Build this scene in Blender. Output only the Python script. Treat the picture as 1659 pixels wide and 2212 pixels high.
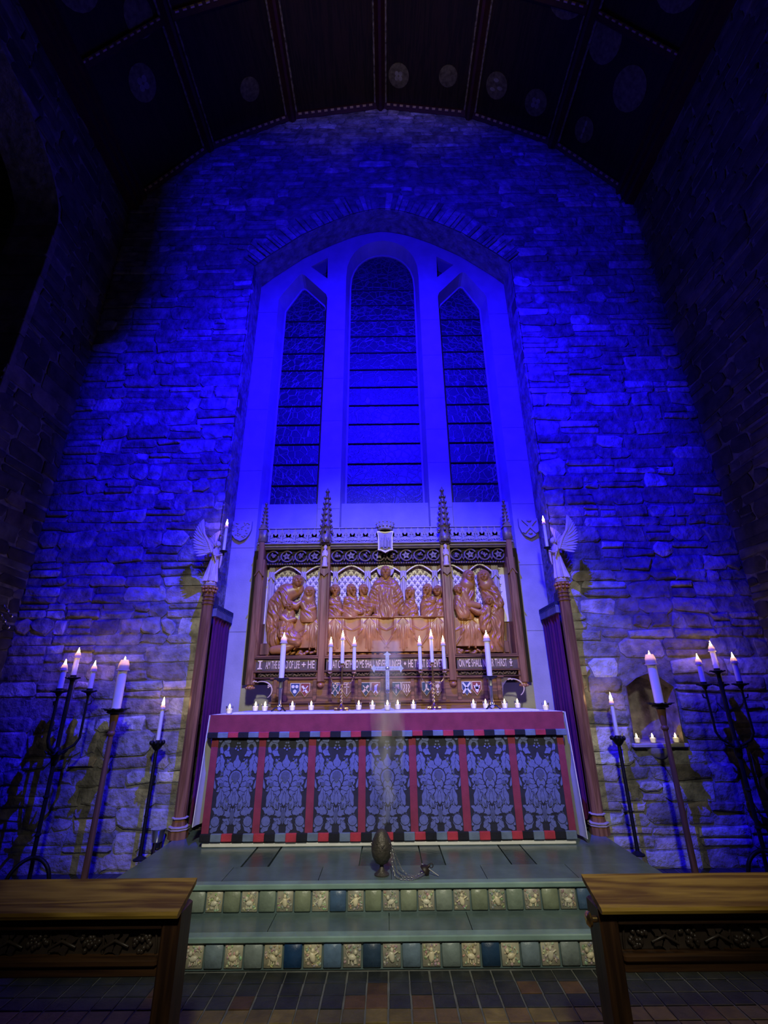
import bpy, math, random
import numpy as np
from mathutils import Vector, Matrix
from mathutils.geometry import tessellate_polygon

for _o in list(bpy.data.objects):
    bpy.data.objects.remove(_o)
SC = bpy.context.scene
COL = SC.collection
R = math.radians
PI = math.pi
EYE = 1.36

# ------------------------------------------------------------------ camera
def make_camera():
    f = 1000.0
    d = Vector((6.5, 394.0, f)).normalized()
    u = Vector((-26.5, -2536.0, f)); u = (u - d * u.dot(d)).normalized()
    x = d.cross(u)
    m = Matrix((x, d, u)).transposed()          # world -> (right, down, forward)
    mi = m.transposed()
    right = mi @ Vector((1, 0, 0)); down = mi @ Vector((0, 1, 0)); fwd = mi @ Vector((0, 0, 1))
    rot = Matrix((right, -down, -fwd)).transposed().to_4x4()
    cam = bpy.data.cameras.new('camera')
    cam.sensor_fit = 'VERTICAL'; cam.sensor_height = 36.0
    cam.lens = 36.0 * f / 2212.0
    cam.clip_start = 0.05; cam.clip_end = 200
    o = bpy.data.objects.new('camera', cam)
    o.matrix_world = Matrix.Translation((0, 0, EYE)) @ rot
    COL.objects.link(o)
    SC.camera = o
make_camera()

# ------------------------------------------------------------------ light and exposure
vs = SC.view_settings
SC.display_settings.display_device = 'sRGB'
vs.view_transform = 'Standard'; vs.look = 'None'; vs.gamma = 1.0; vs.exposure = 0.0
vs.use_curve_mapping = False
SC.cycles.use_denoising = True
SC.cycles.max_bounces = 6
SC.cycles.diffuse_bounces = 3
SC.cycles.sample_clamp_indirect = 4.0
SC.cycles.volume_bounces = 1

W = bpy.data.worlds.new('world'); SC.world = W; W.use_nodes = True
W.node_tree.nodes['Background'].inputs[0].default_value = (1.0, 0.9, 0.62, 1)
W.node_tree.nodes['Background'].inputs[1].default_value = 0.004

def lamp(name, kind, loc, aim, power, color, **kw):
    l = bpy.data.lights.new(name, kind); l.energy = power; l.color = color
    for k, v in kw.items(): setattr(l, k, v)
    o = bpy.data.objects.new(name, l); o.location = loc
    if aim is not None:
        o.rotation_euler = (Vector(aim) - Vector(loc)).to_track_quat('-Z', 'Y').to_euler()
    COL.objects.link(o); return o

BLUE = (0.008, 0.002, 1.0)
FIX = (0.0, 1.58, 6.45)                                  # the blue stage light hung under the vault
lamp('blue_stage_beam', 'SPOT', FIX, (0, 4.65, 3.6), 3100, BLUE, spot_size=R(124), spot_blend=1.0, shadow_soft_size=0.011)
lamp('blue_stage_flood', 'POINT', FIX, None, 520, BLUE, shadow_soft_size=0.011)
# pale house light from the nave onto the altar, and a weak one on the floor and rails
lamp('nave_light', 'SPOT', (0.35, -2.4, 5.2), (0, 4.2, 1.3), 1480, (1.0, 0.95, 0.74), spot_size=R(42), spot_blend=1.0, shadow_soft_size=0.25)
lamp('chancel_light', 'SPOT', (2.4, 2.5, 5.2), (2.2, 2.25, 0.6), 125, (1.0, 0.78, 0.34), spot_size=R(50), spot_blend=1.0, shadow_soft_size=0.2)
lamp('vault_light', 'SPOT', (0, -2.6, 3.4), (0, 1.9, 10.3), 420, (1.0, 0.8, 0.5), spot_size=R(42), spot_blend=1.0, shadow_soft_size=0.2)

# ------------------------------------------------------------------ materials
def new_mat(name):
    m = bpy.data.materials.new(name); m.use_nodes = True
    nt = m.node_tree
    return m, nt, nt.nodes['Principled BSDF']

def mat(name, col, rough=0.6, metal=0.0, var=0.25, scale=14.0, bump=0.0, bscale=40.0, attr=False, stretch=None,
        emit=None, estr=0.0, trans=0.0, sss=0.0, spec=0.5, alpha=1.0, col2=None, bdist=0.02):
    m, nt, b = new_mat(name)
    N = nt.nodes; Lk = nt.links
    b.inputs['Roughness'].default_value = rough
    b.inputs['Metallic'].default_value = metal
    b.inputs['Specular IOR Level'].default_value = spec
    tc = N.new('ShaderNodeTexCoord'); src = tc.outputs['Object']
    if stretch:
        mp = N.new('ShaderNodeMapping'); mp.inputs['Scale'].default_value = stretch
        Lk.new(src, mp.inputs['Vector']); src = mp.outputs['Vector']
    no = N.new('ShaderNodeTexNoise'); no.inputs['Scale'].default_value = scale; no.inputs['Detail'].default_value = 5
    Lk.new(src, no.inputs['Vector'])
    ramp = N.new('ShaderNodeMix'); ramp.data_type = 'RGBA'
    c = Vector(col)
    lo = c * (1 - var); hi = Vector(col2) if col2 else c * (1 + var)
    ramp.inputs['A'].default_value = (*lo, 1); ramp.inputs['B'].default_value = (*hi, 1)
    mr = N.new('ShaderNodeMapRange'); mr.inputs['From Min'].default_value = 0.3; mr.inputs['From Max'].default_value = 0.7
    Lk.new(no.outputs['Fac'], mr.inputs['Value']); Lk.new(mr.outputs['Result'], ramp.inputs['Factor'])
    out = ramp.outputs['Result']
    if attr:
        at = N.new('ShaderNodeAttribute'); at.attribute_name = 'col'
        mx = N.new('ShaderNodeMix'); mx.data_type = 'RGBA'; mx.blend_type = 'MULTIPLY'; mx.inputs['Factor'].default_value = 1
        Lk.new(out, mx.inputs['A']); Lk.new(at.outputs['Color'], mx.inputs['B']); out = mx.outputs['Result']
    Lk.new(out, b.inputs['Base Color'])
    if bump:
        n2 = N.new('ShaderNodeTexNoise'); n2.inputs['Scale'].default_value = bscale; n2.inputs['Detail'].default_value = 6
        Lk.new(src, n2.inputs['Vector'])
        bp = N.new('ShaderNodeBump'); bp.inputs['Strength'].default_value = bump; bp.inputs['Distance'].default_value = bdist
        Lk.new(n2.outputs['Fac'], bp.inputs['Height']); Lk.new(bp.outputs['Normal'], b.inputs['Normal'])
    if emit:
        b.inputs['Emission Color'].default_value = (*emit, 1); b.inputs['Emission Strength'].default_value = estr
    if trans: b.inputs['Transmission Weight'].default_value = trans
    if sss:
        b.inputs['Subsurface Weight'].default_value = sss
        b.inputs['Subsurface Radius'].default_value = (0.02, 0.012, 0.008)
    return m

def wood_mat(name, dark, light, rough=0.45, axis='X', scale=2.5, spec=0.4):
    m, nt, b = new_mat(name); N = nt.nodes; Lk = nt.links
    tc = N.new('ShaderNodeTexCoord'); mp = N.new('ShaderNodeMapping')
    s = {'X': (0.35, 5, 5), 'Y': (5, 0.35, 5), 'Z': (5, 5, 0.35)}[axis]
    mp.inputs['Scale'].default_value = s
    Lk.new(tc.outputs['Object'], mp.inputs['Vector'])
    n1 = N.new('ShaderNodeTexNoise'); n1.inputs['Scale'].default_value = scale; n1.inputs['Detail'].default_value = 2
    n1.inputs['Distortion'].default_value = 0.6
    Lk.new(mp.outputs['Vector'], n1.inputs['Vector'])
    wv = N.new('ShaderNodeMath'); wv.operation = 'MULTIPLY'; wv.inputs[1].default_value = 26
    Lk.new(n1.outputs['Fac'], wv.inputs[0])
    sn = N.new('ShaderNodeMath'); sn.operation = 'SINE'; Lk.new(wv.outputs[0], sn.inputs[0])
    n2 = N.new('ShaderNodeTexNoise'); n2.inputs['Scale'].default_value = 18; n2.inputs['Detail'].default_value = 5
    Lk.new(mp.outputs['Vector'], n2.inputs['Vector'])
    ad = N.new('ShaderNodeMath'); ad.operation = 'MULTIPLY_ADD'; ad.inputs[1].default_value = 0.28
    Lk.new(sn.outputs[0], ad.inputs[0]); Lk.new(n2.outputs['Fac'], ad.inputs[2])
    cr = N.new('ShaderNodeValToRGB')
    cr.color_ramp.elements[0].position = 0.2; cr.color_ramp.elements[0].color = (*dark, 1)
    cr.color_ramp.elements[1].position = 0.85; cr.color_ramp.elements[1].color = (*light, 1)
    Lk.new(ad.outputs[0], cr.inputs['Fac']); Lk.new(cr.outputs['Color'], b.inputs['Base Color'])
    b.inputs['Roughness'].default_value = rough; b.inputs['Specular IOR Level'].default_value = spec
    bp = N.new('ShaderNodeBump'); bp.inputs['Strength'].default_value = 0.15; bp.inputs['Distance'].default_value = 0.004
    Lk.new(ad.outputs[0], bp.inputs['Height']); Lk.new(bp.outputs['Normal'], b.inputs['Normal'])
    return m

def glass_mat():
    """dark leaded glass: cells of dark glass between raised leads and iron bars"""
    m, nt, b = new_mat('leaded_glass'); N = nt.nodes; Lk = nt.links
    tc = N.new('ShaderNodeTexCoord')
    ns = N.new('ShaderNodeTexNoise'); ns.inputs['Scale'].default_value = 5
    Lk.new(tc.outputs['Object'], ns.inputs['Vector'])
    mx = N.new('ShaderNodeMix'); mx.data_type = 'VECTOR'; mx.inputs['Factor'].default_value = 0.05
    Lk.new(tc.outputs['Object'], mx.inputs['A']); Lk.new(ns.outputs['Color'], mx.inputs['B'])
    edges = []
    for sc_ in (11.0, 24.0):
        v = N.new('ShaderNodeTexVoronoi'); v.feature = 'DISTANCE_TO_EDGE'; v.inputs['Scale'].default_value = sc_
        Lk.new(mx.outputs['Result'], v.inputs['Vector'])
        r = N.new('ShaderNodeMapRange'); r.inputs['From Min'].default_value = 0.02; r.inputs['From Max'].default_value = 0.075
        r.inputs['To Min'].default_value = 1; r.inputs['To Max'].default_value = 0
        Lk.new(v.outputs['Distance'], r.inputs['Value']); edges.append(r.outputs['Result'])
    big = N.new('ShaderNodeTexNoise'); big.inputs['Scale'].default_value = 3.2; Lk.new(tc.outputs['Object'], big.inputs['Vector'])
    st = N.new('ShaderNodeMapRange'); st.inputs['From Min'].default_value = 0.45; st.inputs['From Max'].default_value = 0.55
    Lk.new(big.outputs['Fac'], st.inputs['Value'])
    e2 = N.new('ShaderNodeMath'); e2.operation = 'MULTIPLY'; Lk.new(edges[1], e2.inputs[0]); Lk.new(st.outputs['Result'], e2.inputs[1])
    mxx = N.new('ShaderNodeMath'); mxx.operation = 'MAXIMUM'; Lk.new(edges[0], mxx.inputs[0]); Lk.new(e2.outputs[0], mxx.inputs[1])
    cm = N.new('ShaderNodeMix'); cm.data_type = 'RGBA'
    cm.inputs['A'].default_value = (0.012, 0.012, 0.03, 1); cm.inputs['B'].default_value = (0.12, 0.12, 0.12, 1)
    Lk.new(mxx.outputs[0], cm.inputs['Factor']); Lk.new(cm.outputs['Result'], b.inputs['Base Color'])
    b.inputs['Roughness'].default_value = 0.46
    b.inputs['Specular IOR Level'].default_value = 0.7
    bp = N.new('ShaderNodeBump'); bp.inputs['Strength'].default_value = 0.5; bp.inputs['Distance'].default_value = 0.006
    Lk.new(mxx.outputs[0], bp.inputs['Height']); Lk.new(bp.outputs['Normal'], b.inputs['Normal'])
    return m

def clear_glass():
    m, nt, b = new_mat('votive_glass'); N = nt.nodes
    for n in list(N):
        if n.type != 'OUTPUT_MATERIAL': N.remove(n)
    out = [n for n in N if n.type == 'OUTPUT_MATERIAL'][0]
    t = N.new('ShaderNodeBsdfTransparent'); t.inputs[0].default_value = (0.95, 0.96, 0.97, 1)
    g = N.new('ShaderNodeBsdfGlossy'); g.inputs['Roughness'].default_value = 0.08
    fr = N.new('ShaderNodeFresnel'); fr.inputs['IOR'].default_value = 1.45
    mx = N.new('ShaderNodeMixShader')
    k = N.new('ShaderNodeMath'); k.operation = 'MULTIPLY'; k.inputs[1].default_value = 0.6; nt.links.new(fr.outputs[0], k.inputs[0]); nt.links.new(k.outputs[0], mx.inputs[0]); nt.links.new(t.outputs[0], mx.inputs[1]); nt.links.new(g.outputs[0], mx.inputs[2])
    nt.links.new(mx.outputs[0], out.inputs['Surface'])
    return m

def translucent_mat():
    m, nt, b = new_mat('candle_follower'); N = nt.nodes
    b.inputs['Base Color'].default_value = (0.85, 0.80, 0.72, 1); b.inputs['Roughness'].default_value = 0.3
    t = N.new('ShaderNodeBsdfTranslucent'); t.inputs[0].default_value = (0.95, 0.85, 0.7, 1)
    mx = N.new('ShaderNodeMixShader'); mx.inputs[0].default_value = 0.6
    out = [n for n in N if n.type == 'OUTPUT_MATERIAL'][0]
    nt.links.new(b.outputs[0], mx.inputs[1]); nt.links.new(t.outputs[0], mx.inputs[2]); nt.links.new(mx.outputs[0], out.inputs['Surface'])
    return m

M = {}
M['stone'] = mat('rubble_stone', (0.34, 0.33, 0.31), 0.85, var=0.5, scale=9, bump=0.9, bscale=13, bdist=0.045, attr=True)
M['mortar'] = mat('mortar', (0.225, 0.22, 0.21), 0.95, var=0.5, scale=9, bump=0.9, bscale=16, bdist=0.04)
M['shaded_stone'] = mat('shaded_rubble_stone', (0.10, 0.098, 0.09), 0.85, var=0.45, scale=7, bump=0.7, bscale=16, attr=True)  # rubble stone with the shade of side walls and reveal in its colour
M['ashlar'] = mat('smooth_limestone', (0.44, 0.42, 0.40), 0.8, var=0.12, scale=5, bump=0.12, bscale=60, attr=True)
M['glass'] = glass_mat()
M['iron'] = mat('black_iron', (0.018, 0.018, 0.022), 0.5, 0.6, bump=0.2)
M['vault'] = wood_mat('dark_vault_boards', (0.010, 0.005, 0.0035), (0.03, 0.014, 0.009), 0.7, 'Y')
M['rib'] = mat('dark_red_rib', (0.055, 0.012, 0.012), 0.6)
M['ribedge'] = mat('worn_painted_edge', (0.22, 0.19, 0.16), 0.6, var=0.8, scale=26)
M['gilt'] = mat('gilded_bead', (0.75, 0.55, 0.25), 0.35, 0.3, var=0.2)
M['medal'] = mat('painted_medallion', (0.14, 0.125, 0.08), 0.7, var=0.5, scale=20)
M['medal2'] = mat('painted_emblem', (0.30, 0.29, 0.27), 0.7)
M['oak'] = wood_mat('oak_retable', (0.10, 0.045, 0.014), (0.27, 0.125, 0.04), 0.5, 'Z')
M['oakx'] = wood_mat('oak_retable_rails', (0.10, 0.045, 0.014), (0.27, 0.125, 0.04), 0.5, 'X')
M['carved'] = mat('carved_walnut', (0.42, 0.19, 0.05), 0.36, var=0.25, scale=9, spec=0.7)
M['carved2'] = mat('carved_vine', (0.17, 0.12, 0.11), 0.5, var=0.3)
M['spire'] = mat('dark_gilded_spire', (0.17, 0.125, 0.095), 0.4, var=0.4, scale=30, spec=0.8)
M['crest'] = mat('carved_cresting', (0.33, 0.29, 0.27), 0.6, var=0.2)
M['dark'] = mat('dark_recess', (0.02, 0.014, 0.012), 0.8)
M['pale'] = mat('pale_gilded_wood', (0.44, 0.37, 0.31), 0.5, var=0.15)
M['goldline'] = mat('gold_line', (0.75, 0.62, 0.38), 0.4, 0.2)
M['damaskgold'] = mat('gilded_ground', (0.86, 0.80, 0.70), 0.4, 0.0, var=0.08)
M['scroll'] = mat('brown_scroll_pattern', (0.30, 0.24, 0.25), 0.6)
M['text'] = mat('gold_lettering', (0.80, 0.64, 0.34), 0.45)
M['band'] = mat('inscription_ground', (0.12, 0.085, 0.05), 0.6)
M['post'] = wood_mat('riddel_post_oak', (0.17, 0.075, 0.028), (0.31, 0.15, 0.06), 0.4, 'Z')
M['angel'] = mat('pale_carved_angel', (0.66, 0.53, 0.47), 0.5, var=0.12)
M['curtain'] = mat('purple_curtain', (0.10, 0.005, 0.085), 0.85, var=0.15)
M['fringe'] = mat('dark_blue_fringe', (0.012, 0.014, 0.05), 0.9)
M['valance'] = mat('slate_valance', (0.12, 0.13, 0.22), 0.85)
M['linen'] = mat('white_linen', (0.82, 0.82, 0.80), 0.8, var=0.05, bump=0.1, bscale=300)
M['red'] = mat('crimson_orphrey', (0.26, 0.034, 0.066), 0.85, var=0.15, bump=0.2, bscale=200)
M['redf'] = mat('red_fringe', (0.50, 0.045, 0.07), 0.9, var=0.2, bump=0.4, bscale=250)
M['bluef'] = mat('slate_blue_fringe', (0.17, 0.23, 0.31), 0.9, var=0.2, bump=0.4, bscale=250)
M['blackf'] = mat('black_fringe', (0.012, 0.013, 0.02), 0.9, bump=0.4, bscale=250)
M['dground'] = mat('damask_ground', (0.016, 0.018, 0.035), 0.7)
M['dleaf'] = mat('damask_leaf', (0.125, 0.15, 0.36), 0.6, var=0.18, scale=60)
M['dleaf2'] = mat('damask_vein', (0.075, 0.09, 0.20), 0.65, var=0.18, scale=60)
M['wax'] = mat('white_wax', (0.85, 0.83, 0.78), 0.4, var=0.03, sss=0.3)
M['follower'] = translucent_mat()
M['flame'] = mat('candle_flame', (1, 0.8, 0.5), 0.5, emit=(1.0, 0.60, 0.24), estr=70.0)
M['vflame'] = mat('votive_flame', (1, 0.8, 0.5), 0.5, emit=(1.0, 0.66, 0.3), estr=26.0)
M['vwax'] = mat('glowing_votive_wax', (0.95, 0.88, 0.68), 0.4, emit=(1.0, 0.80, 0.42), estr=0.42)  # emission stands in for flame light scattered through the wax
M['vglass'] = clear_glass()
M['brass'] = mat('polished_brass', (0.72, 0.50, 0.20), 0.22, 0.95, var=0.1)
M['pewter'] = mat('dark_pewter', (0.22, 0.22, 0.24), 0.35, 0.7, var=0.3)
M['silver'] = mat('silver', (0.75, 0.77, 0.78), 0.22, 0.9, var=0.1)
M['cross'] = mat('silvered_cross', (0.62, 0.68, 0.68), 0.3, 0.5, var=0.2, scale=40)
M['brownpole'] = wood_mat('brown_pole', (0.12, 0.06, 0.035), (0.22, 0.11, 0.06), 0.45, 'Z')
M['slate'] = mat('grey_green_slate', (0.115, 0.17, 0.172), 0.26, var=0.22, scale=5, bump=0.1, bscale=20, attr=True)
M['tile'] = mat('glazed_tile', (1, 1, 1), 0.35, var=0.18, scale=18, bump=0.15, bscale=40, attr=True)
M['ftile'] = mat('floor_tile', (1, 1, 1), 0.5, var=0.3, scale=14, bump=0.2, bscale=40, attr=True)
M['grout'] = mat('grout', (0.15, 0.16, 0.15), 0.9)
M['rail'] = wood_mat('rail_oak', (0.16, 0.085, 0.010), (0.42, 0.27, 0.045), 0.5, 'X', 2.2, 0.2)
M['railz'] = wood_mat('rail_oak_post', (0.03, 0.014, 0.007), (0.075, 0.034, 0.014), 0.45, 'Z')
M['raild'] = wood_mat('rail_oak_dark', (0.035, 0.016, 0.008), (0.10, 0.046, 0.018), 0.45, 'X')
M['grape'] = mat('dark_carved_grapes', (0.05, 0.036, 0.028), 0.35, var=0.3)
M['bronze'] = mat('tarnished_bronze', (0.10, 0.09, 0.08), 0.5, 0.6, var=0.4, bump=0.3, bscale=60)
M['chain'] = mat('steel_chain', (0.45, 0.46, 0.46), 0.35, 0.8)
M['dwood'] = mat('very_dark_wood', (0.02, 0.012, 0.01), 0.5)
for k, c in {'s_blue': (0.03, 0.06, 0.13), 's_red': (0.26, 0.05, 0.03), 's_green': (0.03, 0.07, 0.06), 's_brown': (0.2, 0.1, 0.04),
             's_white': (0.75, 0.75, 0.72), 's_gold': (0.7, 0.56, 0.28)}.items():
    M[k] = mat('shield_' + k[2:], c, 0.5, var=0.08)

# ------------------------------------------------------------------ mesh builder
ORGANIC = {'angel_body', 'hair', 'wing', 'foliage_capital', 'carved_boss', 'spire', 'vine_frieze', 'saint_statuette', 'foliage_moulding', 'crown', 'stone_shield',
           'riser_tiles', 'carved_grape_frieze', 'drip_pan', 'leafed_hub', 'pierced_lid', 'bowl', 'chased_ornament', 'carved_ground', 'carved_loaf', 'flower_cup', 'shield_figures', 'glass_cup', 'branch', 'arched_foot', 'chain_cap'}
class MB:
    def __init__(s):
        s.v = []; s.f = []; s.m = []; s.c = []; s.mi = 0; s.col = (1, 1, 1)
    def add(s, vs, fs, mi=None, col=None):
        n = len(s.v); s.v += [tuple(p) for p in vs]
        mi = s.mi if mi is None else mi; col = s.col if col is None else col
        for f in fs:
            s.f.append([i + n for i in f]); s.m.append(mi); s.c.append(col)
        return s
    def box(s, x0, x1, y0, y1, z0, z1, bev=0.0, **k):
        if bev <= 0:
            vs = [(x, y, z) for z in (z0, z1) for y in (y0, y1) for x in (x0, x1)]
            return s.add(vs, [(0, 2, 3, 1), (4, 5, 7, 6), (0, 1, 5, 4), (2, 6, 7, 3), (0, 4, 6, 2), (1, 3, 7, 5)], **k)
        b = bev
        def ring(z, i): # rounded-rectangle ring of 8
            return [(x0 + i + b, y0 + i, z), (x1 - i - b, y0 + i, z), (x1 - i, y0 + i + b, z), (x1 - i, y1 - i - b, z),
                    (x1 - i - b, y1 - i, z), (x0 + i + b, y1 - i, z), (x0 + i, y1 - i - b, z), (x0 + i, y0 + i + b, z)]
        return s.loft([ring(z0, b), ring(z0 + b, 0), ring(z1 - b, 0), ring(z1, b)], **k)
    def loft(s, rings, cap=True, closed=True, **k):
        n = len(rings[0]); vs = [p for r in rings for p in r]; fs = []
        for i in range(len(rings) - 1):
            for j in range(n if closed else n - 1):
                a = i * n + j; b = i * n + (j + 1) % n
                fs.append((a, b, b + n, a + n))
        if cap:
            fs.append(tuple(range(n - 1, -1, -1))); fs.append(tuple((len(rings) - 1) * n + j for j in range(n)))
        return s.add(vs, fs, **k)
    def lathe(s, c, prof, n=16, ph=0.0, **k):
        return s.loft([[(c[0] + r * math.cos(2 * PI * j / n + ph), c[1] + r * math.sin(2 * PI * j / n + ph), c[2] + z) for j in range(n)] for r, z in prof], **k)
    def tube(s, pts, rad, n=8, cap=True, **k):
        pts = [Vector(p) for p in pts]
        if not isinstance(rad, (list, tuple)): rad = [rad] * len(pts)
        rings = []; prev = None
        for i, p in enumerate(pts):
            a = pts[max(i - 1, 0)]; b = pts[min(i + 1, len(pts) - 1)]
            t = (b - a).normalized()
            if prev is None:
                up = Vector((0, 0, 1)) if abs(t.z) < 0.9 else Vector((1, 0, 0))
                x = t.cross(up).normalized()
            else:
                x = (prev - t * prev.dot(t)).normalized()
            prev = x; y = t.cross(x)
            rings.append([p + (x * math.cos(2 * PI * j / n) + y * math.sin(2 * PI * j / n)) * rad[i] for j in range(n)])
        return s.loft(rings, cap=cap, **k)
    def ell(s, c, r, nu=10, nv=7, rot=None, **k):
        rings = []
        for i in range(nv + 1):
            a = -PI / 2 + PI * i / nv; a = max(min(a, PI / 2 - 0.02), -PI / 2 + 0.02)
            ring = []
            for j in range(nu):
                p = Vector((r[0] * math.cos(a) * math.cos(2 * PI * j / nu), r[1] * math.cos(a) * math.sin(2 * PI * j / nu), r[2] * math.sin(a)))
                if rot is not None: p = rot @ p
                ring.append(p + Vector(c))
            rings.append(ring)
        return s.loft(rings, **k)
    def prism(s, poly, y0, y1, inset=0.0, holes=(), back_holes=None, **k):
        """poly in (x, z), extruded from y0 (front) to y1 (back)"""
        polys = [poly] + list(holes)
        flat = [p for q in polys for p in q]
        tris = tessellate_polygon([[Vector((p[0], p[1], 0)) for p in q] for q in polys])
        n = len(flat)
        bk = flat
        if back_holes is not None: bk = list(poly) + [p for q in back_holes for p in q]
        vs = [(p[0], y0, p[1]) for p in flat] + [(p[0], y1, p[1]) for p in bk]
        fs = []
        for t in tris:
            a, b, c = [flat[i] for i in t]
            if (b[0] - a[0]) * (c[1] - a[1]) - (b[1] - a[1]) * (c[0] - a[0]) < 0: t = (t[0], t[2], t[1])
            fs.append(tuple(t)); fs.append(tuple(i + n for i in reversed(t)))
        o = 0
        for q in polys:
            l = len(q)
            area = sum(q[i][0] * q[(i + 1) % l][1] - q[(i + 1) % l][0] * q[i][1] for i in range(l))
            hole = q is not poly
            for i in range(l):
                a = o + i; b = o + (i + 1) % l
                f = (a, a + n, b + n, b)
                if (area < 0) != hole: f = tuple(reversed(f))
                fs.append(f)
            o += l
        return s.add(vs, fs, **k)
    def xf(s, start, fn):
        for i in range(start, len(s.v)): s.v[i] = tuple(fn(Vector(s.v[i])))
        return s
    def build(s, name, mats, parent=None, smooth=True, ang=38, world=True):
        if name in ORGANIC: ang = 75
        me = bpy.data.meshes.new(name)
        off = Vector((0, 0, 0))
        if parent is not None and world:
            p = parent
            while p is not None: off = off + p.location; p = p.parent
        me.from_pydata([tuple(Vector(p) - off) for p in s.v], [], s.f)
        if not isinstance(mats, (list, tuple)): mats = [mats]
        for m in mats: me.materials.append(M[m] if isinstance(m, str) else m)
        me.polygons.foreach_set('material_index', s.m)
        ca = me.attributes.new('col', 'FLOAT_COLOR', 'FACE')
        ca.data.foreach_set('color', [x for c in s.c for x in (c[0], c[1], c[2], 1.0)])
        me.validate(); me.update()
        if smooth:
            me.polygons.foreach_set('use_smooth', [True] * len(me.polygons))
            me.set_sharp_from_angle(angle=R(ang))
        o = bpy.data.objects.new(name, me); COL.objects.link(o)
        if parent is not None: o.parent = parent
        return o

def tag(o, label=None, cat=None, group=None, kind=None):
    if label: o['label'] = label
    if cat: o['category'] = cat
    if group: o['group'] = group
    if kind: o['kind'] = kind
    return o
def thing(name, label, cat, loc=(0, 0, 0), group=None):
    o = bpy.data.objects.new(name, None); o.empty_display_size = 0.05; o.location = loc
    COL.objects.link(o); return tag(o, label, cat, group)
def struct(o): o['kind'] = 'structure'; return o
def copy_tree(o, parent=None):
    c = o.copy(); COL.objects.link(c)
    if parent is not None: c.parent = parent
    for ch in list(o.children): copy_tree(ch, c)
    return c
def place(proto, used, loc, label, rz=None, name=None):
    o = proto if not used else copy_tree(proto)
    used.append(1)
    o.location = loc; o['label'] = label
    if rz is not None: o.rotation_euler = (0, 0, rz)
    return o
def circ(cx, cz, r, n=12, a0=0, a1=2 * PI, sx=1.0):
    return [(cx + sx * r * math.cos(a0 + (a1 - a0) * i / n), cz + r * math.sin(a0 + (a1 - a0) * i / n)) for i in range(n + (0 if abs(a1 - a0 - 2 * PI) < 1e-6 else 1))]
def leaf(cx, cz, ang, ln, wd, lobes=3, depth=0.35):
    """outline of a lobed leaf in (x, z) growing from (cx, cz) at angle ang"""
    pts = []
    n = lobes * 6
    half = []
    for i in range(n + 1):
        t = i / n
        w = wd * (math.sin(PI * min(1, t ** 0.75)) ** 0.8 if 0 < t < 1 else 0) * (1 - depth * (0.5 - 0.5 * math.cos(2 * PI * lobes * t)))
        half.append((t * ln, w))
    out = [(a, b) for a, b in half] + [(a, -b) for a, b in reversed(half[1:-1])]
    ca, sa = math.cos(ang), math.sin(ang)
    return [(cx + a * ca - b * sa, cz + a * sa + b * ca) for a, b in out]
def inset_poly(poly, s):
    cx = sum(p[0] for p in poly) / len(poly); cz = sum(p[1] for p in poly) / len(poly)
    return [(cx + (p[0] - cx) * s, cz + (p[1] - cz) * s) for p in poly]

# ================================================================== THE SETTING
WALL_Y = 4.65; FR_Y = 5.0; HX = 3.67
VC = 6.25; VR = 4.09                                   # vault circle centre and radius

# ---- window recess outline (x half width as a function of z)
ARCH_T = [0, .05, .1, .165, .23, .42, .65, .81, .92, 1]; ARCH_G = [0, .007, .025, .052, .085, .24, .47, .70, .86, 1]
def arch_z(x, sh=6.82, ap=7.92, hw=1.74):
    return ap - (ap - sh) * float(np.interp(abs(x) / hw, ARCH_T, ARCH_G))
def arch_half(z, sh=6.82, ap=7.92, hw=1.74):
    if z <= sh: return hw
    if z >= ap: return 0
    return hw * float(np.interp((ap - z) / (ap - sh), ARCH_G, ARCH_T))
def arch_outline(z0, sh=6.82, ap=7.92, hw=1.74, n=24):
    return [(-hw, z0)] + [(-hw + 2 * hw * i / n, arch_z(-hw + 2 * hw * i / n, sh, ap, hw)) for i in range(n + 1)] + [(hw, z0)]

NICHE = [(2.215, 0.93), (2.235, 1.41), (2.34, 1.48), (2.455, 1.52), (2.57, 1.48), (2.675, 1.40), (2.655, 0.93)]

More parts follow.
